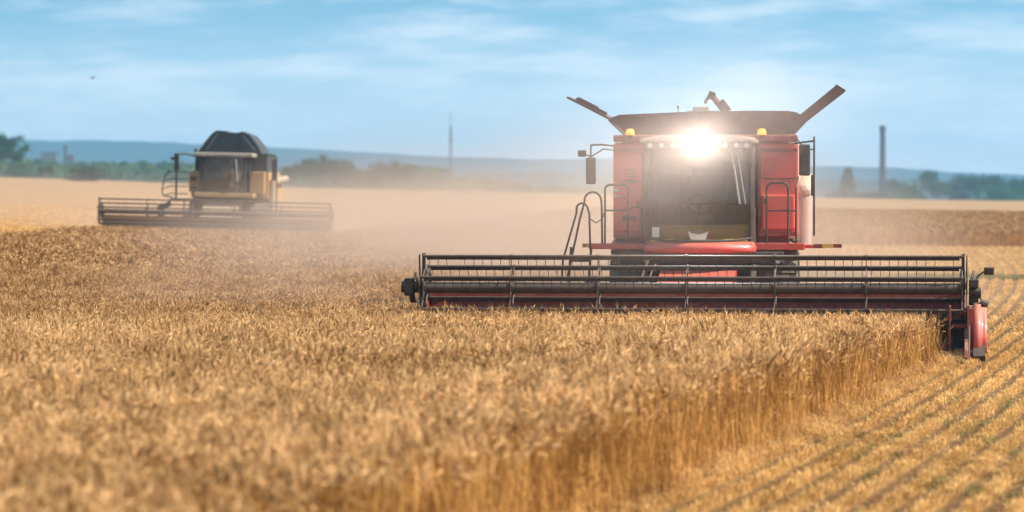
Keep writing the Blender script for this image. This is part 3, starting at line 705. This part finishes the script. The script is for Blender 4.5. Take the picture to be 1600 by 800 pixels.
# platforms, railings, ladder
b = MB(); b.box((-1.45, 3.95, 1.86), (1.15, .7, .1), bev=.01); b.build('platform', RED, root)
b = MB(); b.box((1.33, 3.95, 1.86), (.95, .7, .12), bev=.01); b.box((1.95, 3.8, 1.86), (.4, .07, .06)); b.build('platform', RED, root)
for x in (-1.98, 2.22):
    b = MB(); b.box((x, 3.7, 1.875), (.34 if x < 0 else .5, .06, .07), bev=.01); wb = b.build('warning_board', REDD if x > 0 else RED, root)
    b = MB(); b.box((x+(0 if x > 0 else 0), 3.66, 1.875), (.2, .02, .06)); b.build('reflector_strip', STRIPE, wb)
b = MB(); b.path(hoop(-1.74, -1.33, 3.62, 1.9, 2.96, .09), .02); b.tube((-1.74, 3.62, 2.5), (-1.33, 3.62, 2.5), .015); b.path(hoop(-1.33, -1.08, 3.7, 1.9, 2.56, .09), .014); b.build('railing', BLK, root)
b = MB(); b.path(hoop(1.14, 1.52, 3.62, 1.9, 3.0, .12), .02); b.tube((1.14, 3.62, 2.5), (1.66, 3.62, 2.5), .015); b.path([(1.66, 3.65, 1.9), (1.66, 3.65, 2.9), (1.68, 4.1, 3.1)], .02); b.build('railing', BLK, root)
b = MB()
b.path([(-2.5, 3.5, 1.3), (-2.48, 3.5, 1.62)]+[(-2.25, 3.6, 2.45)]+arc((-2.15, 3.6, 2.53), .1, 160, 20, 5)+[(-2.02, 3.6, 2.45), (-2.0, 3.6, 1.8)], .019)
b.path([(-2.42, 3.7, 1.3), (-2.2, 3.75, 2.35), (-2.12, 3.75, 2.65)]+arc((-1.97, 3.75, 2.68), .15, 165, 10, 6)+[(-1.81, 3.75, 2.6), (-1.8, 3.75, 1.9)], .019)
b.path([(-2.0, 3.6, 2.35), (-1.9, 3.62, 2.28), (-1.8, 3.75, 2.35), (-1.74, 3.62, 2.5)], .01)
b.build('handrail', BLK, root)
b = MB()
for x, yy in ((-2.36, 3.45), (-2.0, 3.45)): b.path([(x, yy+.35, 1.84), (x-.02, yy, 1.2), (x-.04, yy-.1, .55)], .025)
for k in range(4): b.box((-2.19, 3.8-.14*k-.1, 1.6-.32*k), (.36, .2, .035))
b.build('ladder', STEEL, root)
b = MB(); b.box((-2.0, 3.9, 1.22), (.26, .16, .22), bev=.03); b.box((-2.05, 3.9, .95), (.3, .2, .07)); b.build('tool_box', RED, root)
b = MB(); b.path([(-.9, 3.3, 1.7), (-.95, 2.6, 1.5), (-1.0, 1.6, 1.2), (-1.0, 1.0, 1.1)], .02); b.path([(-.8, 3.3, 1.65), (-.85, 2.4, 1.35), (-.9, 1.05, 1.05)], .02); b.build('hydraulic_hose', BLK, root)
for x in (-1.0, .92):
    b = MB(); b.tube((x, 3.4, 1.5), (x, 1.2, .75), .05); b.build('lift_cylinder', BLK, root)
for x in (-.98, 1.35):
    b = MB(); b.tube((x, 3.46, 1.62), (x, 3.4, 1.62), .06, seg=14); b.build('low_headlight', LAMPW, root)
b = MB(); b.box((0, 3.7, 1.66), (2.9, .5, .22), bev=.03); b.build('front_crossbeam', BLK, root)

# ---- the yellow combine
YROLL = R(1.3)
yroot = empty('combine_harvester', (YX, YY, .52), -R(3.5))
yroot.rotation_euler = (0, YROLL, -R(3.5))
tag(yroot, 'dusty straw-yellow combine harvester with dark domed grain tank, half hidden in dust far off', 'combine harvester', 'combine harvesters working the field')
random.seed(8)
cutter_header(yroot, -4.6, 4.6, 1.46, .5, [-4.6, -2.68, -.88, .79, 2.64, 4.6], 80, .3, mat('straw_header', (.3, .17, .07), .6, dust=.3), 1.2, STEEL, .1, .03)
f = MB(); f.prism([(.98, .3), (.98, .95), (1.15, 1.02), (3.2, 1.9), (3.6, 1.9), (3.6, 1.0), (3.2, .9), (1.15, .25)], -.85, .6, 'x'); f.build('feeder_house', mat('dusty_feeder', (.22, .19, .14), .6, dust=.4), yroot)
f = MB(); f.box((0, 4.6, 1.05), (2.6, .5, .5), bev=.05); f.box((0, 6, 1.5), (2.0, 3.2, 1.0)); f.build('chassis', BLK, yroot)
for sd in (-1, 1): wheel(yroot, sd*1.25, 4.6, .98, .78, YEL, sd)
for sd in (-1, 1): wheel(yroot, sd*1.3, 8.2, .62, .45, YEL, sd)
f = MB(); f.tube((-1.1, 8.2, .62), (1.1, 8.2, .62), .09); f.build('rear_axle', STEEL, yroot)
f = MB(); f.prism([(4.1, 2.1), (4.1, 3.15), (7.8, 3.15), (8.8, 2.7), (9.1, 1.9), (6, 1.8)], -1.55, 1.6, 'x'); f.build('engine_hull', YEL, yroot)
f = MB(); f.prism([(4.15, 3.15), (4.15, 3.9), (7.0, 3.9), (7.4, 3.2)], -1.42, 1.52, 'x'); f.build('tank_side', DGREY, yroot)
f = MB(); f.box((-1.35, 3.95, 2.68), (.52, .3, .78), bev=.03); bp = f.build('body_panel', YEL, yroot)
f = MB(); f.box((-1.42, 3.78, 2.82), (.26, .04, .2), bev=.01); f.build('vent_grille', mat('vent_brown', (.1, .05, .02), .6), bp)
f = MB(); f.box((-1.42, 3.78, 2.45), (.26, .04, .07)); f.build('slot', mat('vent_brown', (.1, .05, .02), .6), bp)
f = MB(); f.box((1.17, 3.95, 2.7), (.62, .3, .92), bev=.05); f.build('body_panel', YEL, yroot)
f = MB(); f.box((-.05, 3.3, 2.19), (2.4, .9, .17), bev=.03); f.build('bumper', YEL, yroot)
f = MB()
for x in (-1.04, .8):
    f.tube((x, 2.95, 2.28), (x, 3.0, 3.72), .04); f.tube((x, 4.1, 2.28), (x, 4.1, 3.72), .04)
f.box((-.12, 4.12, 3.0), (1.9, .05, 1.5)); f.box((-.12, 3.6, 2.28), (1.84, 1.2, .05)); ycab = f.build('cab', DGREY, yroot)
lofted([cab_front(10, 2.28, .25, -1.03, .79, 2.85), cab_front(10, 3.0, .25, -1.05, .81, 2.8), cab_front(10, 3.72, .25, -1.0, .78, 2.86)], GLASSD, 'windscreen', ycab)
f = MB(); f.box((-.1, 3.95, 2.6), (.5, .5, .14), bev=.04); f.box((-.1, 4.05, 3.0), (.48, .1, .6), bev=.04); f.build('driver_seat', SEAT, ycab)
f = MB(); f.path([(.42, 2.8, 3.65), (.5, 2.78, 2.75)], .03); f.build('wiper', GREY, ycab)
f = MB(); f.box((-.1, 3.5, 3.81), (2.4, 1.4, .17), bev=.06); f.build('cab_roof', mat('roof_grey', (.3, .27, .23), .55, dust=.3), ycab)
for x in (-.9, -.6, .4, .7):
    f = MB(); f.tube((x, 2.8, 3.8), (x, 2.76, 3.8), .06, seg=12); f.build('work_light', LAMPW, ycab)
f = MB(); f.sphere((-1.28, 3.3, 3.98), .08); f.tube((-1.28, 3.3, 3.85), (-1.28, 3.3, 3.95), .04); f.build('beacon', BLK, ycab)
# dark dome of the grain tank: faceted front with a receding side
outl = [(-1.36, 3.88), (-1.05, 4.35), (-.76, 4.7), (-.6, 4.8), (-.2, 4.79), (-.1, 4.73), (.3, 4.73), (.45, 4.78), (.75, 4.66), (1.12, 4.2), (1.35, 3.75), (1.5, 3.2)]
def dome_row(y, k, dx, dz): return [(x*k+dx, y, 3.2+(z-3.2)*dz) for x, z in outl]
f_ = lofted([[(x, 4.35, max(3.2, z-.0)) for x, z in outl], dome_row(5.0, 1.03, .02, 1.0), dome_row(6.4, 1.03, .05, .97), dome_row(7.1, .95, .05, .55)], DGREY, 'grain_tank', yroot, .04, False)
fr = MB(); fr.prism(outl+[(-1.36, 3.2)], 4.3, 4.36, 'y'); fr.build('tank_front', DGREY, f_)
fr = MB()
for k in (2, 8):
    fr = MB(); fr.box((outl[k][0], 4.25, outl[k][1]-.35), (.05, .05, .8), ('Y', R(35 if k == 2 else -40))); fr.build('tank_rib', mat('rib_grey', (.12, .13, .14), .5), f_)
# side gear on its right: unloading tube and post
f = MB(); f.tube((1.72, 4.5, 2.75), (1.76, 8.6, 2.9), .14, seg=16); f.tube((1.7, 4.5, 1.6), (1.72, 4.5, 2.8), .15, seg=14); f.build('unloading_tube', mat('dusty_tube', (.34, .27, .19), .6, dust=.4), yroot)
f = MB(); f.path([(1.35, 3.9, 3.75), (1.7, 3.7, 3.86), (1.92, 3.6, 3.8)], .03); f.tube((1.97, 3.6, 3.8), (2.02, 3.6, 1.4), .03); ma = f.build('mirror_arm', BLK, yroot)
f = MB(); f.box((1.9, 3.6, 3.25), (.22, .1, .85), bev=.03); f.build('mirror', DGREY, ma)
f = MB(); f.path([(-1.3, 3.7, 3.72), (-1.7, 3.6, 3.82), (-2.1, 3.5, 3.8)], .03); f.tube((-2.08, 3.5, 3.8), (-2.08, 3.5, 1.9), .04); ma = f.build('mirror_arm', BLK, yroot)
f = MB(); f.box((-2.08, 3.48, 3.5), (.2, .1, .68), bev=.03); f.box((-2.25, 3.48, 3.62), (.16, .08, .12), bev=.02); f.build('mirror', BLK, ma)
f = MB()
for z in (3.1, 2.8, 2.5, 2.2): f.path([(-1.6, 3.6, z), (-2.3, 3.5, z), (-2.6 if z < 3 else -2.5, 3.5, z-.1)], .02)
f.path([(-2.35, 3.5, 3.15), (-2.55, 3.5, 2.9), (-2.66, 3.5, 2.3), (-2.6, 3.5, 2.1), (-2.2, 3.5, 2.05)], .025); f.build('railing', BLK, yroot)
f = MB(); f.box((-1.85, 3.8, 1.95), (.9, .7, .12)); f.box((-2.5, 3.4, 1.7), (.5, .3, .2), ('Y', R(-25))); f.box((-2.66, 3.4, 1.45), (.25, .3, .5)); f.build('platform', BLK, yroot)
f = MB()
for x in (-1.75, -1.5): f.path([(x, 3.6, 1.9), (x, 3.3, .6)], .03)
for k in range(4): f.box((-1.62, 3.5-.07*k, 1.6-.3*k), (.3, .2, .04))
f.build('ladder', BLK, yroot)

# ------------------------------------------------------------------ trees
def leaf_mat(name, a, b_):
    m = bpy.data.materials.new(name); m.use_nodes = True; nt = m.node_tree; nt.nodes.clear()
    o = N(nt, 'ShaderNodeOutputMaterial'); at = N(nt, 'ShaderNodeAttribute'); at.attribute_name = 'tone'
    oi = N(nt, 'ShaderNodeObjectInfo')
    c = MIX(nt, at.outputs['Fac'], a, b_); h = N(nt, 'ShaderNodeHueSaturation'); nt.links.new(c, h.inputs['Color'])
    nt.links.new(MR(nt, oi.outputs['Random'], 0, 1, .75, 1.25, False), h.inputs['Value']); nt.links.new(MR(nt, oi.outputs['Random'], 0, 1, .48, .52, False), h.inputs['Hue'])
    d = N(nt, 'ShaderNodeBsdfDiffuse'); t = N(nt, 'ShaderNodeBsdfTranslucent'); nt.links.new(h.outputs[0], d.inputs[0]); nt.links.new(h.outputs[0], t.inputs[0])
    mx = N(nt, 'ShaderNodeMixShader'); mx.inputs[0].default_value = .3
    nt.links.new(d.outputs[0], mx.inputs[1]); nt.links.new(t.outputs[0], mx.inputs[2]); nt.links.new(mx.outputs[0], o.inputs[0]); return m
LEAF = leaf_mat('leaves', (.02, .05, .015), (.06, .12, .025)); BARK = mat('bark', (.1, .07, .05), .9, scale=6)
def crown_mesh(seed, kind, leaf=.5):
    rnd = random.Random(seed); V = []; F = []; T = []
    cl = []
    if kind == 'conifer':
        for i in range(70):
            t = rnd.random(); r_ = (1-t)*.24*(.6+.4*rnd.random()); a = rnd.uniform(0, 6.28); cl.append((r_*math.cos(a), r_*math.sin(a), .12+.88*t, .05+.05*(1-t)))
    elif kind == 'bush':
        for i in range(60):
            a = rnd.uniform(0, 6.28); r_ = math.sqrt(rnd.random())*.75; cl.append((r_*math.cos(a), r_*math.sin(a)*.6, rnd.uniform(.1, .85)*(1-.45*r_), .16))
    else:
        lobes = [(rnd.uniform(-.26, .26), rnd.uniform(-.26, .26), rnd.uniform(.42, .8), rnd.uniform(.14, .26)) for _ in range(9)]+[(0, 0, .66, .28)]
        for i in range(90):
            l = rnd.choice(lobes); d = Vector((rnd.gauss(0, 1), rnd.gauss(0, 1), rnd.gauss(0, .85))).normalized()*l[3]*rnd.uniform(.6, 1.05)
            cl.append((l[0]+d.x, l[1]+d.y, min(1, l[2]+d.z), .085*rnd.uniform(.6, 1.3)))
    for x, y, z, r_ in cl:
        tone = min(1, max(0, rnd.gauss(.45, .25)))
        for k in range(26):
            p = Vector((x, y, z))+Vector((rnd.gauss(0, 1), rnd.gauss(0, 1), rnd.gauss(0, .8)))*r_*.6
            u = Vector((rnd.gauss(0, 1), rnd.gauss(0, 1), rnd.gauss(0, 1))).normalized(); w = u.orthogonal().normalized()
            sz = .022*rnd.uniform(.7, 1.5)*leaf*2; b = len(V)
            V += [tuple(p+u*sz), tuple(p+w*sz*.8), tuple(p-u*sz), tuple(p-w*sz*.8)]; F.append((b, b+1, b+2, b+3)); T.append(min(1, max(0, tone+rnd.uniform(-.2, .2))))
    me = bpy.data.meshes.new('crown'); me.from_pydata(V, [], F); me.materials.append(LEAF)
    a = me.attributes.new('tone', 'FLOAT', 'FACE'); a.data.foreach_set('value', T); return me
def trunk_mesh(seed, kind):
    rnd = random.Random(seed); b = MB(); h = .9 if kind == 'conifer' else (.35 if kind == 'bush' else .55)
    b.tube((0, 0, 0), (.01, 0, h*.6), .022, .015, seg=7); b.tube((.01, 0, h*.6), (0, .01, h), .015, .006, seg=6)
    if kind != 'conifer':
        for i in range(7):
            a = rnd.uniform(0, 6.28); l = rnd.uniform(.15, .3); z = h*rnd.uniform(.5, .95)
            b.tube((0, 0, z), (l*math.cos(a), l*math.sin(a), z+l*.8), .009, .003, seg=5)
    bmesh.ops.recalc_face_normals(b.bm, faces=b.bm.faces)
    me = bpy.data.meshes.new('trunk'); b.bm.to_mesh(me); b.bm.free(); me.materials.append(BARK); return me
KINDS = {'tree': [(crown_mesh(i, 'tree'), trunk_mesh(i, 'tree')) for i in range(5)], 'conifer': [(crown_mesh(20, 'conifer', .7), trunk_mesh(20, 'conifer'))], 'bush': [(crown_mesh(30+i, 'bush', .8), trunk_mesh(30+i, 'bush')) for i in range(3)]}
def put_tree(px, d, h, kind, label, group, wide=1.0):
    x = (px-800)/6000*d; m_ = random.choice(KINDS[kind])
    nm = {'tree': 'broadleaf_tree', 'conifer': 'conifer_tree', 'bush': 'bush'}[kind]
    r_ = empty(nm, (x, d, tz(x, d)-.3), random.uniform(0, 6.28)); r_.scale = (h*wide, h*wide, h)
    tag(r_, label, 'tree' if kind != 'bush' else 'bush', group)
    for n_, me in (('crown', m_[0]), ('trunk', m_[1])):
        o = bpy.data.objects.new(n_, me); col.objects.link(o); o.parent = r_
random.seed(12)
GR = 'trees along the far right field edge'; GL = 'trees along the hazy left field edge'
for a in [
 (1325, 1500, 13.5, 'conifer', 'dark pointed tree standing alone left of the tall brick chimney', GR, 1.15),
 (1305, 1520, 5.5, 'bush', 'low hazy bush at the foot of the pointed tree, on its left', GR, 1.4),
 (1347, 1490, 5, 'bush', 'low bush between the pointed tree and the tall chimney', GR, 1.5),
 (1366, 1450, 5.5, 'bush', 'low bush close against the left foot of the tall chimney', GR, 1.3),
 (1398, 1480, 9.5, 'tree', 'dark round tree immediately right of the tall chimney', GR, 1.1),
 (1420, 1400, 7.5, 'bush', 'low green bush between the two dark round trees right of the chimney', GR, 1.5),
 (1447, 1520, 13.5, 'tree', 'taller dark round tree, second tree to the right of the chimney', GR, .95),
 (1468, 1430, 9, 'tree', 'paler low tree just right of the taller dark round tree', GR, 1.3),
 (1488, 1500, 10, 'tree', 'mid green tree filling the dip in the middle of the right tree line', GR, 1.3),
 (1510, 1540, 12.5, 'tree', 'broad dark tree in the tallest clump of the right tree line, on its left', GR, 1.15),
 (1530, 1480, 11.5, 'tree', 'bluish tree in the middle of the tallest clump on the right', GR, 1.2),
 (1548, 1560, 14, 'tree', 'tallest round tree of the right tree line, near the photo edge', GR, 1.0),
 (1566, 1430, 9.5, 'bush', 'spreading bush right of the tallest tree of the right tree line', GR, 1.3),
 (1585, 1520, 10.5, 'tree', 'last whole tree before the right edge of the photo', GR, 1.25),
 (1606, 1500, 10.5, 'tree', 'tree cut off by the right edge of the photo', GR, 1.2),
 (1408, 1380, 4.5, 'bush', 'small bright bush in front of the round tree beside the chimney', GR, 1.5),
 (1500, 1380, 5, 'bush', 'small bush at the foot of the middle of the right tree line', GR, 1.7),
 (1560, 1370, 4.5, 'bush', 'small bush at the foot of the tallest clump on the right', GR, 1.8),
 (455, 960, 6.5, 'tree', 'pale hazy tree just right of the yellow combine', GL, 1.2),
 (482, 1000, 8.5, 'tree', 'hazy tree second to the right of the yellow combine', GL, 1.1),
 (508, 1020, 9.5, 'tree', 'tallest bluish tree of the hazy clump right of the yellow combine', GL, 1.2),
 (538, 1000, 8.5, 'tree', 'round bluish tree right of the tallest one in the hazy clump', GL, 1.2),
 (565, 960, 6.5, 'bush', 'low greenish bush in the gap of the hazy clump', GL, 1.3),
 (592, 1000, 8, 'tree', 'small rounded tree between the hazy clump and the last grey tree', GL, 1.0),
 (630, 940, 7.5, 'tree', 'wide grey tree at the right end of the hazy clump', GL, 1.5),
 (4, 950, 11.5, 'tree', 'large dark tree cut off by the left edge of the photo', GL, 1.05),
 (30, 1000, 6, 'bush', 'low grey bush beside the large tree at the left edge', GL, 1.2),
 (72, 800, 3.6, 'tree', 'small lone tree in the dusty field near the left edge', GL, .9),
 (130, 760, 4.0, 'bush', 'faint low bush in the dusty field left of the yellow combine', GL, 1.6),
]: put_tree(*a)
# far-off wood behind the fields on the left, one hazy mass
V = []; F = []; T = []
random.seed(21)
for i in range(2600):
    u = random.uniform(-.19, .0 if random.random() < .8 else .06); d = random.uniform(1250, 1700); x = u*d
    hh = (9+5*noise.noise((x*.02, 4, 1)))*(1 if u < -.02 else .6); z0 = max(0, tz(x, d)-1)
    for k in range(14):
        p = Vector((x+random.gauss(0, 3), d+random.gauss(0, 3), z0+hh*random.random()**.8)); uu = Vector((random.gauss(0, 1), random.gauss(0, 1), random.gauss(0, 1))).normalized(); w = uu.orthogonal().normalized(); s_ = random.uniform(.7, 1.5); b = len(V)
        V += [tuple(p+uu*s_), tuple(p+w*s_), tuple(p-uu*s_), tuple(p-w*s_)]; F.append((b, b+1, b+2, b+3)); T.append(random.random())
me = bpy.data.meshes.new('distant_wood'); me.from_pydata(V, [], F); me.materials.append(LEAF); a = me.attributes.new('tone', 'FLOAT', 'FACE'); a.data.foreach_set('value', T)
o = bpy.data.objects.new('distant_wood', me); col.objects.link(o); o['kind'] = 'stuff'

# ------------------------------------------------------------------ chimney, mast, silos, bird
BRICK = mat('chimney_brick', (.05, .04, .038), .9, scale=.6, var=.3); CONC = mat('weathered_concrete', (.13, .13, .13), .9, scale=.2, var=.2)
D = 1640.0; x = (1379-800)/6000*D; zb = tz(x, D)-.5
r_ = empty('factory_chimney', (x, D, zb)); tag(r_, 'tall dark brick factory chimney standing alone behind the right tree line', 'chimney')
H = 33.4
b = MB(); b.lathe([(1.75, 0), (1.75, 3), (1.5, 3.2), (1.12, H-2.2), (1.12, H-1.6)], (0, 0, 0), 'z', 20); b.build('shaft', BRICK, r_)
b = MB(); b.lathe([(1.13, H-2.5), (1.4, H-2.2), (1.4, H-.7), (1.25, H-.4), (1.25, H), (.85, H), (.85, H-3)], (0, 0, 0), 'z', 20); b.build('crown_ring', BRICK, r_)
b = MB(); b.lathe([(1.36, H*.52), (1.39, H*.525), (1.37, H*.535)], (0, 0, 0), 'z', 20); b.lathe([(1.26, H*.76), (1.3, H*.765), (1.27, H*.775)], (0, 0, 0), 'z', 20); b.build('iron_band', STEEL, r_)
D = 2000.0; x = (704-800)/6000*D; zb = tz(x, D)
r_ = empty('radio_mast', (x, D, zb)); tag(r_, 'thin lattice radio mast rising above the hazy horizon between the combines', 'mast')
H = 46; b = MB(); w = .75
for i in range(3):
    a = 2*math.pi*i/3; b.tube((w*math.cos(a), w*math.sin(a), 0), (.35*math.cos(a), .35*math.sin(a), H-8), .24, .2, seg=5)
for k in range(22):
    z = k*(H-8)/22; t = 1-.55*k/22
    for i in range(3):
        a, a2 = 2*math.pi*i/3, 2*math.pi*(i+1)/3; b.tube((w*t*math.cos(a), w*t*math.sin(a), z), (w*t*math.cos(a2), w*t*math.sin(a2), z+(H-8)/22), .12, seg=4)
b.build('lattice', STEEL, r_)
b = MB(); b.tube((0, 0, H-9), (0, 0, H), .2, .13); b.tube((0, 0, H-14), (0, 0, H-9), .35, .2); b.build('antenna', STEEL, r_)
b = MB(); b.tube((0, 0, H*.45), (0, 0, H*.47), .95); b.tube((0, 0, H*.66), (0, 0, H*.68), .85); b.build('platform', STEEL, r_)
D = 1750.0; x = (78-800)/6000*D; zb = tz(x, D)
r_ = empty('grain_silo', (x, D, zb-1)); tag(r_, 'broad grey block of a grain silo in haze near the left edge', 'silo')
b = MB(); b.box((0, 0, 9.3), (7, 6, 18.6)); b.build('block', CONC, r_)
b = MB(); b.box((0, 0, 19), (7.6, 6.6, .9)); b.build('roof', CONC, r_)
b = MB()
for i in range(4): b.lathe([(.95, 0), (.95, 17.9), (.1, 18.3)], (-2.7+1.8*i, -3.1, 0), 'z', 14)
b.build('silo_cell', CONC, r_)
x = (106-800)/6000*D
r_ = empty('elevator_tower', (x, D, zb-1)); tag(r_, 'slender grey elevator tower with a lower shed beside it, right of the silo block', 'tower')
b = MB(); b.box((-.9, 0, 10.8), (1.7, 2.4, 21.6)); b.build('shaft', CONC, r_)
b = MB(); b.box((1.6, 0, 8.6), (3.2, 4, 17.2)); b.build('shed', CONC, r_)
b = MB(); b.prism([(-1.9, 21.6), (-.9, 22.8), (.1, 21.6)], -1.3, 1.3, 'y'); b.prism([(-.1, 17.2), (1.6, 18.4), (3.3, 17.2)], -2.1, 2.1, 'y'); b.build('roof', STEEL, r_)
D = 160.0; x = (145-800)/6000*D; z = CAMH+(300-122)/6000*D
b = MB(); b.sphere((0, 0, 0), .05, (1, 2.2, .9), 2); b.quadslab([(.02, -.06, .02), (.13, -.03, .1), (.16, .05, .1), (.02, .06, .02)], .006); b.quadslab([(-.02, .06, .02), (-.16, .05, .1), (-.13, -.03, .1), (-.02, -.06, .02)], .006); b.prism([(-.03, .1), (.03, .1), (.05, .2), (-.05, .2)], -.005, .005, 'z')
bird = b.build('bird', BLK, None); bird.location = (x, D, z); tag(bird, 'tiny dark bird flying in the sky high above the left field', 'bird')

# ------------------------------------------------------------------ weeds and loose dry straw
GRASS = veg_mat('green_weed', (.13, .12, .035), (.36, .3, .11), .3)
def weed_patch(seed, n):
    random.seed(seed); V = Veg()
    for _ in range(n):
        x, y = random.gauss(0, .16), random.gauss(0, .16); a = random.uniform(0, 6.28); l = random.uniform(.06, .2); lean = random.uniform(.1, .8)
        V.rib([(x, y, 0), (x+math.cos(a)*l*lean*.5, y+math.sin(a)*l*lean*.5, l*.7), (x+math.cos(a)*l*lean, y+math.sin(a)*l*lean, l)], .016, a+1.57, random.random(), 0, .25)
    return V.mesh('weed_patch', [GRASS])
wc = make_coll('weed_src', [weed_patch(500+i, 70) for i in range(3)])
random.seed(31); pts = []
for i in range(150):
    y = 121+random.gauss(0, .9); x = random.uniform(8, 22); pts.append((x, y, tz(x, y), random.uniform(0, 6), (1.3, 1.3, 1.1), i % 3))
for (px, py, n, sp) in ((1530, 628, 9, .25), (1500, 670, 8, .3), (1385, 690, 7, .2), (1310, 705, 7, .25), (1535, 775, 10, .25), (1390, 745, 5, .3), (1350, 700, 5, .3), (1585, 640, 5, .3), (1460, 600, 5, .4), (1580, 700, 5, .2)):
    d = CAMH*6000/(py-300); cx = (px-800)/6000*d
    for k in range(n//2+1): x = cx+random.gauss(0, sp); y = d+random.gauss(0, sp*3); pts.append((x, y, 0, random.uniform(0, 6), (.5, .5, .5), k % 3))
for i in range(30):
    y = random.uniform(33, 110); s = S_EDGE+random.uniform(.4, 9); x = s+g_row(y); pts.append((x, y, 0, random.uniform(0, 6), (.4, .4, .4), i % 3))
scatter('weeds', wc, pts)
def straw_patch(seed, n, m, grey):
    random.seed(seed); V = Veg()
    for _ in range(n):
        x, y = random.uniform(-.5, .5), random.uniform(-.5, .5); a = random.gauss(.5, .9); l = random.uniform(.06, .2); z = random.uniform(.02, .16)
        V.rib([(x-math.cos(a)*l, y-math.sin(a)*l, z), (x, y, z+.02), (x+math.cos(a)*l, y+math.sin(a)*l, z+random.uniform(-.04, .06))], .009, a+1.57, random.random(), 0)
    return V.mesh('straw_patch', [m])
DEAD = veg_mat('flattened_straw', (.34, .17, .055), (.86, .52, .21), .15)
lc = make_coll('litter_src', [straw_patch(600+i, 110, DEAD, 0) for i in range(3)])
random.seed(41); pts = []
# a flattened, greyer track that crosses the rows
A = [(1185, 632), (1300, 672), (1420, 700), (1540, 738), (1640, 765)]
for (ax, ay), (bx, by) in zip(A, A[1:]):
    for k in range(7):
        t = k/7+random.uniform(0, .1); px, py = ax+(bx-ax)*t, ay+(by-ay)*t; d = CAMH*6000/(py-300)
        x = (px-800)/6000*d+random.gauss(0, .3); y = d+random.gauss(0, 1.0); pts.append((x, y, 0, random.uniform(0, 6), (.7, .7, .6), k % 3))
# broken stalks leaning along the foot of the standing wheat
for i in range(110):
    y = random.uniform(30, 64); s = S_EDGE+abs(random.gauss(0, .2)); x = s+g_row(y); pts.append((x, y, 0, random.uniform(0, 6), (.45, .45, random.uniform(.6, 1.6)), i % 3))
scatter('loose_straw', lc, pts)

# ------------------------------------------------------------------ dust and air
def volume_box(name, lo, hi, m):
    b = MB(); b.box([(l+h)/2 for l, h in zip(lo, hi)], [h-l for l, h in zip(lo, hi)]); o = b.build(name, m); o['kind'] = 'stuff'; return o
m = bpy.data.materials.new('air'); m.use_nodes = True; nt = m.node_tree; nt.nodes.clear()
pv = N(nt, 'ShaderNodeVolumePrincipled'); o = N(nt, 'ShaderNodeOutputMaterial'); nt.links.new(pv.outputs[0], o.inputs['Volume'])
pv.inputs['Color'].default_value = (.33, .65, .98, 1); pv.inputs['Density'].default_value = 1.7e-4; pv.inputs['Anisotropy'].default_value = .2
volume_box('haze', (-4500, -400, -14), (4500, 6400, 95), m)
def dust(name, lo, hi, blobs, colr, step=1.0, nsc=.17):
    m = bpy.data.materials.new(name); m.use_nodes = True; nt = m.node_tree; nt.nodes.clear()
    pv = N(nt, 'ShaderNodeVolumePrincipled'); o = N(nt, 'ShaderNodeOutputMaterial'); nt.links.new(pv.outputs[0], o.inputs['Volume'])
    pv.inputs['Color'].default_value = (*colr, 1); pv.inputs['Anisotropy'].default_value = .15
    geo = N(nt, 'ShaderNodeNewGeometry'); P = geo.outputs['Position']; acc = None
    for (c, r_, a) in blobs:
        mp = N(nt, 'ShaderNodeMapping'); mp.vector_type = 'POINT'; nt.links.new(P, mp.inputs[0])
        mp.inputs['Scale'].default_value = [1/q for q in r_]; mp.inputs['Location'].default_value = [-cc/q for cc, q in zip(c, r_)]
        l = N(nt, 'ShaderNodeVectorMath', operation='LENGTH'); nt.links.new(mp.outputs[0], l.inputs[0])
        v = MA(nt, 'MULTIPLY', MR(nt, l.outputs['Value'], 1, 0), a); acc = v if acc is None else MA(nt, 'ADD', acc, v)
    st = N(nt, 'ShaderNodeMapping'); nt.links.new(P, st.inputs[0]); st.inputs['Scale'].default_value = (1, .6, 2.2)
    n_ = MR(nt, NOISE(nt, st.outputs[0], nsc, 4, .6), .36, .64, .1, 1.7)
    nt.links.new(MA(nt, 'MULTIPLY', acc, n_), pv.inputs['Density'])
    m.cycles.volume_step_rate = step if hasattr(m.cycles, 'volume_step_rate') else 1
    return volume_box(name, lo, hi, m)
DC = (.89, .67, .53)
dust('dust_cloud', (-32, 58, -.4), (30, 150, 8), [((.5, 94, .3), (11.5, 24, 5.0), .065), ((5, 84, .5), (7, 14, 4.4), .06), ((-3, 120, .3), (13, 30, 4.8), .03), ((10, 95, .1), (6, 18, 2.8), .02), ((-3.5, 74, .2), (6.5, 9, 3.2), .045), ((2.6, 63, 3.4), (4.6, 5, 2.8), .02)], DC)  # last blob is added round the cab to carry the flare glow
dust('dust_cloud', (-60, 152.5, -.3), (30, 260, 11), [((-4, 176, .8), (13, 28, 4.6), .025), ((-13, 190, 1.0), (14, 24, 4.2), .022), ((-30, 200, 1.2), (30, 46, 4.2), .011), ((6, 200, .8), (16, 50, 4), .005)], DC)
dust('dust_cloud', (-20, 136, -.3), (4, 152.4, 6), [((-5.5, 147, .3), (9, 9, 3.4), .06)], DC)
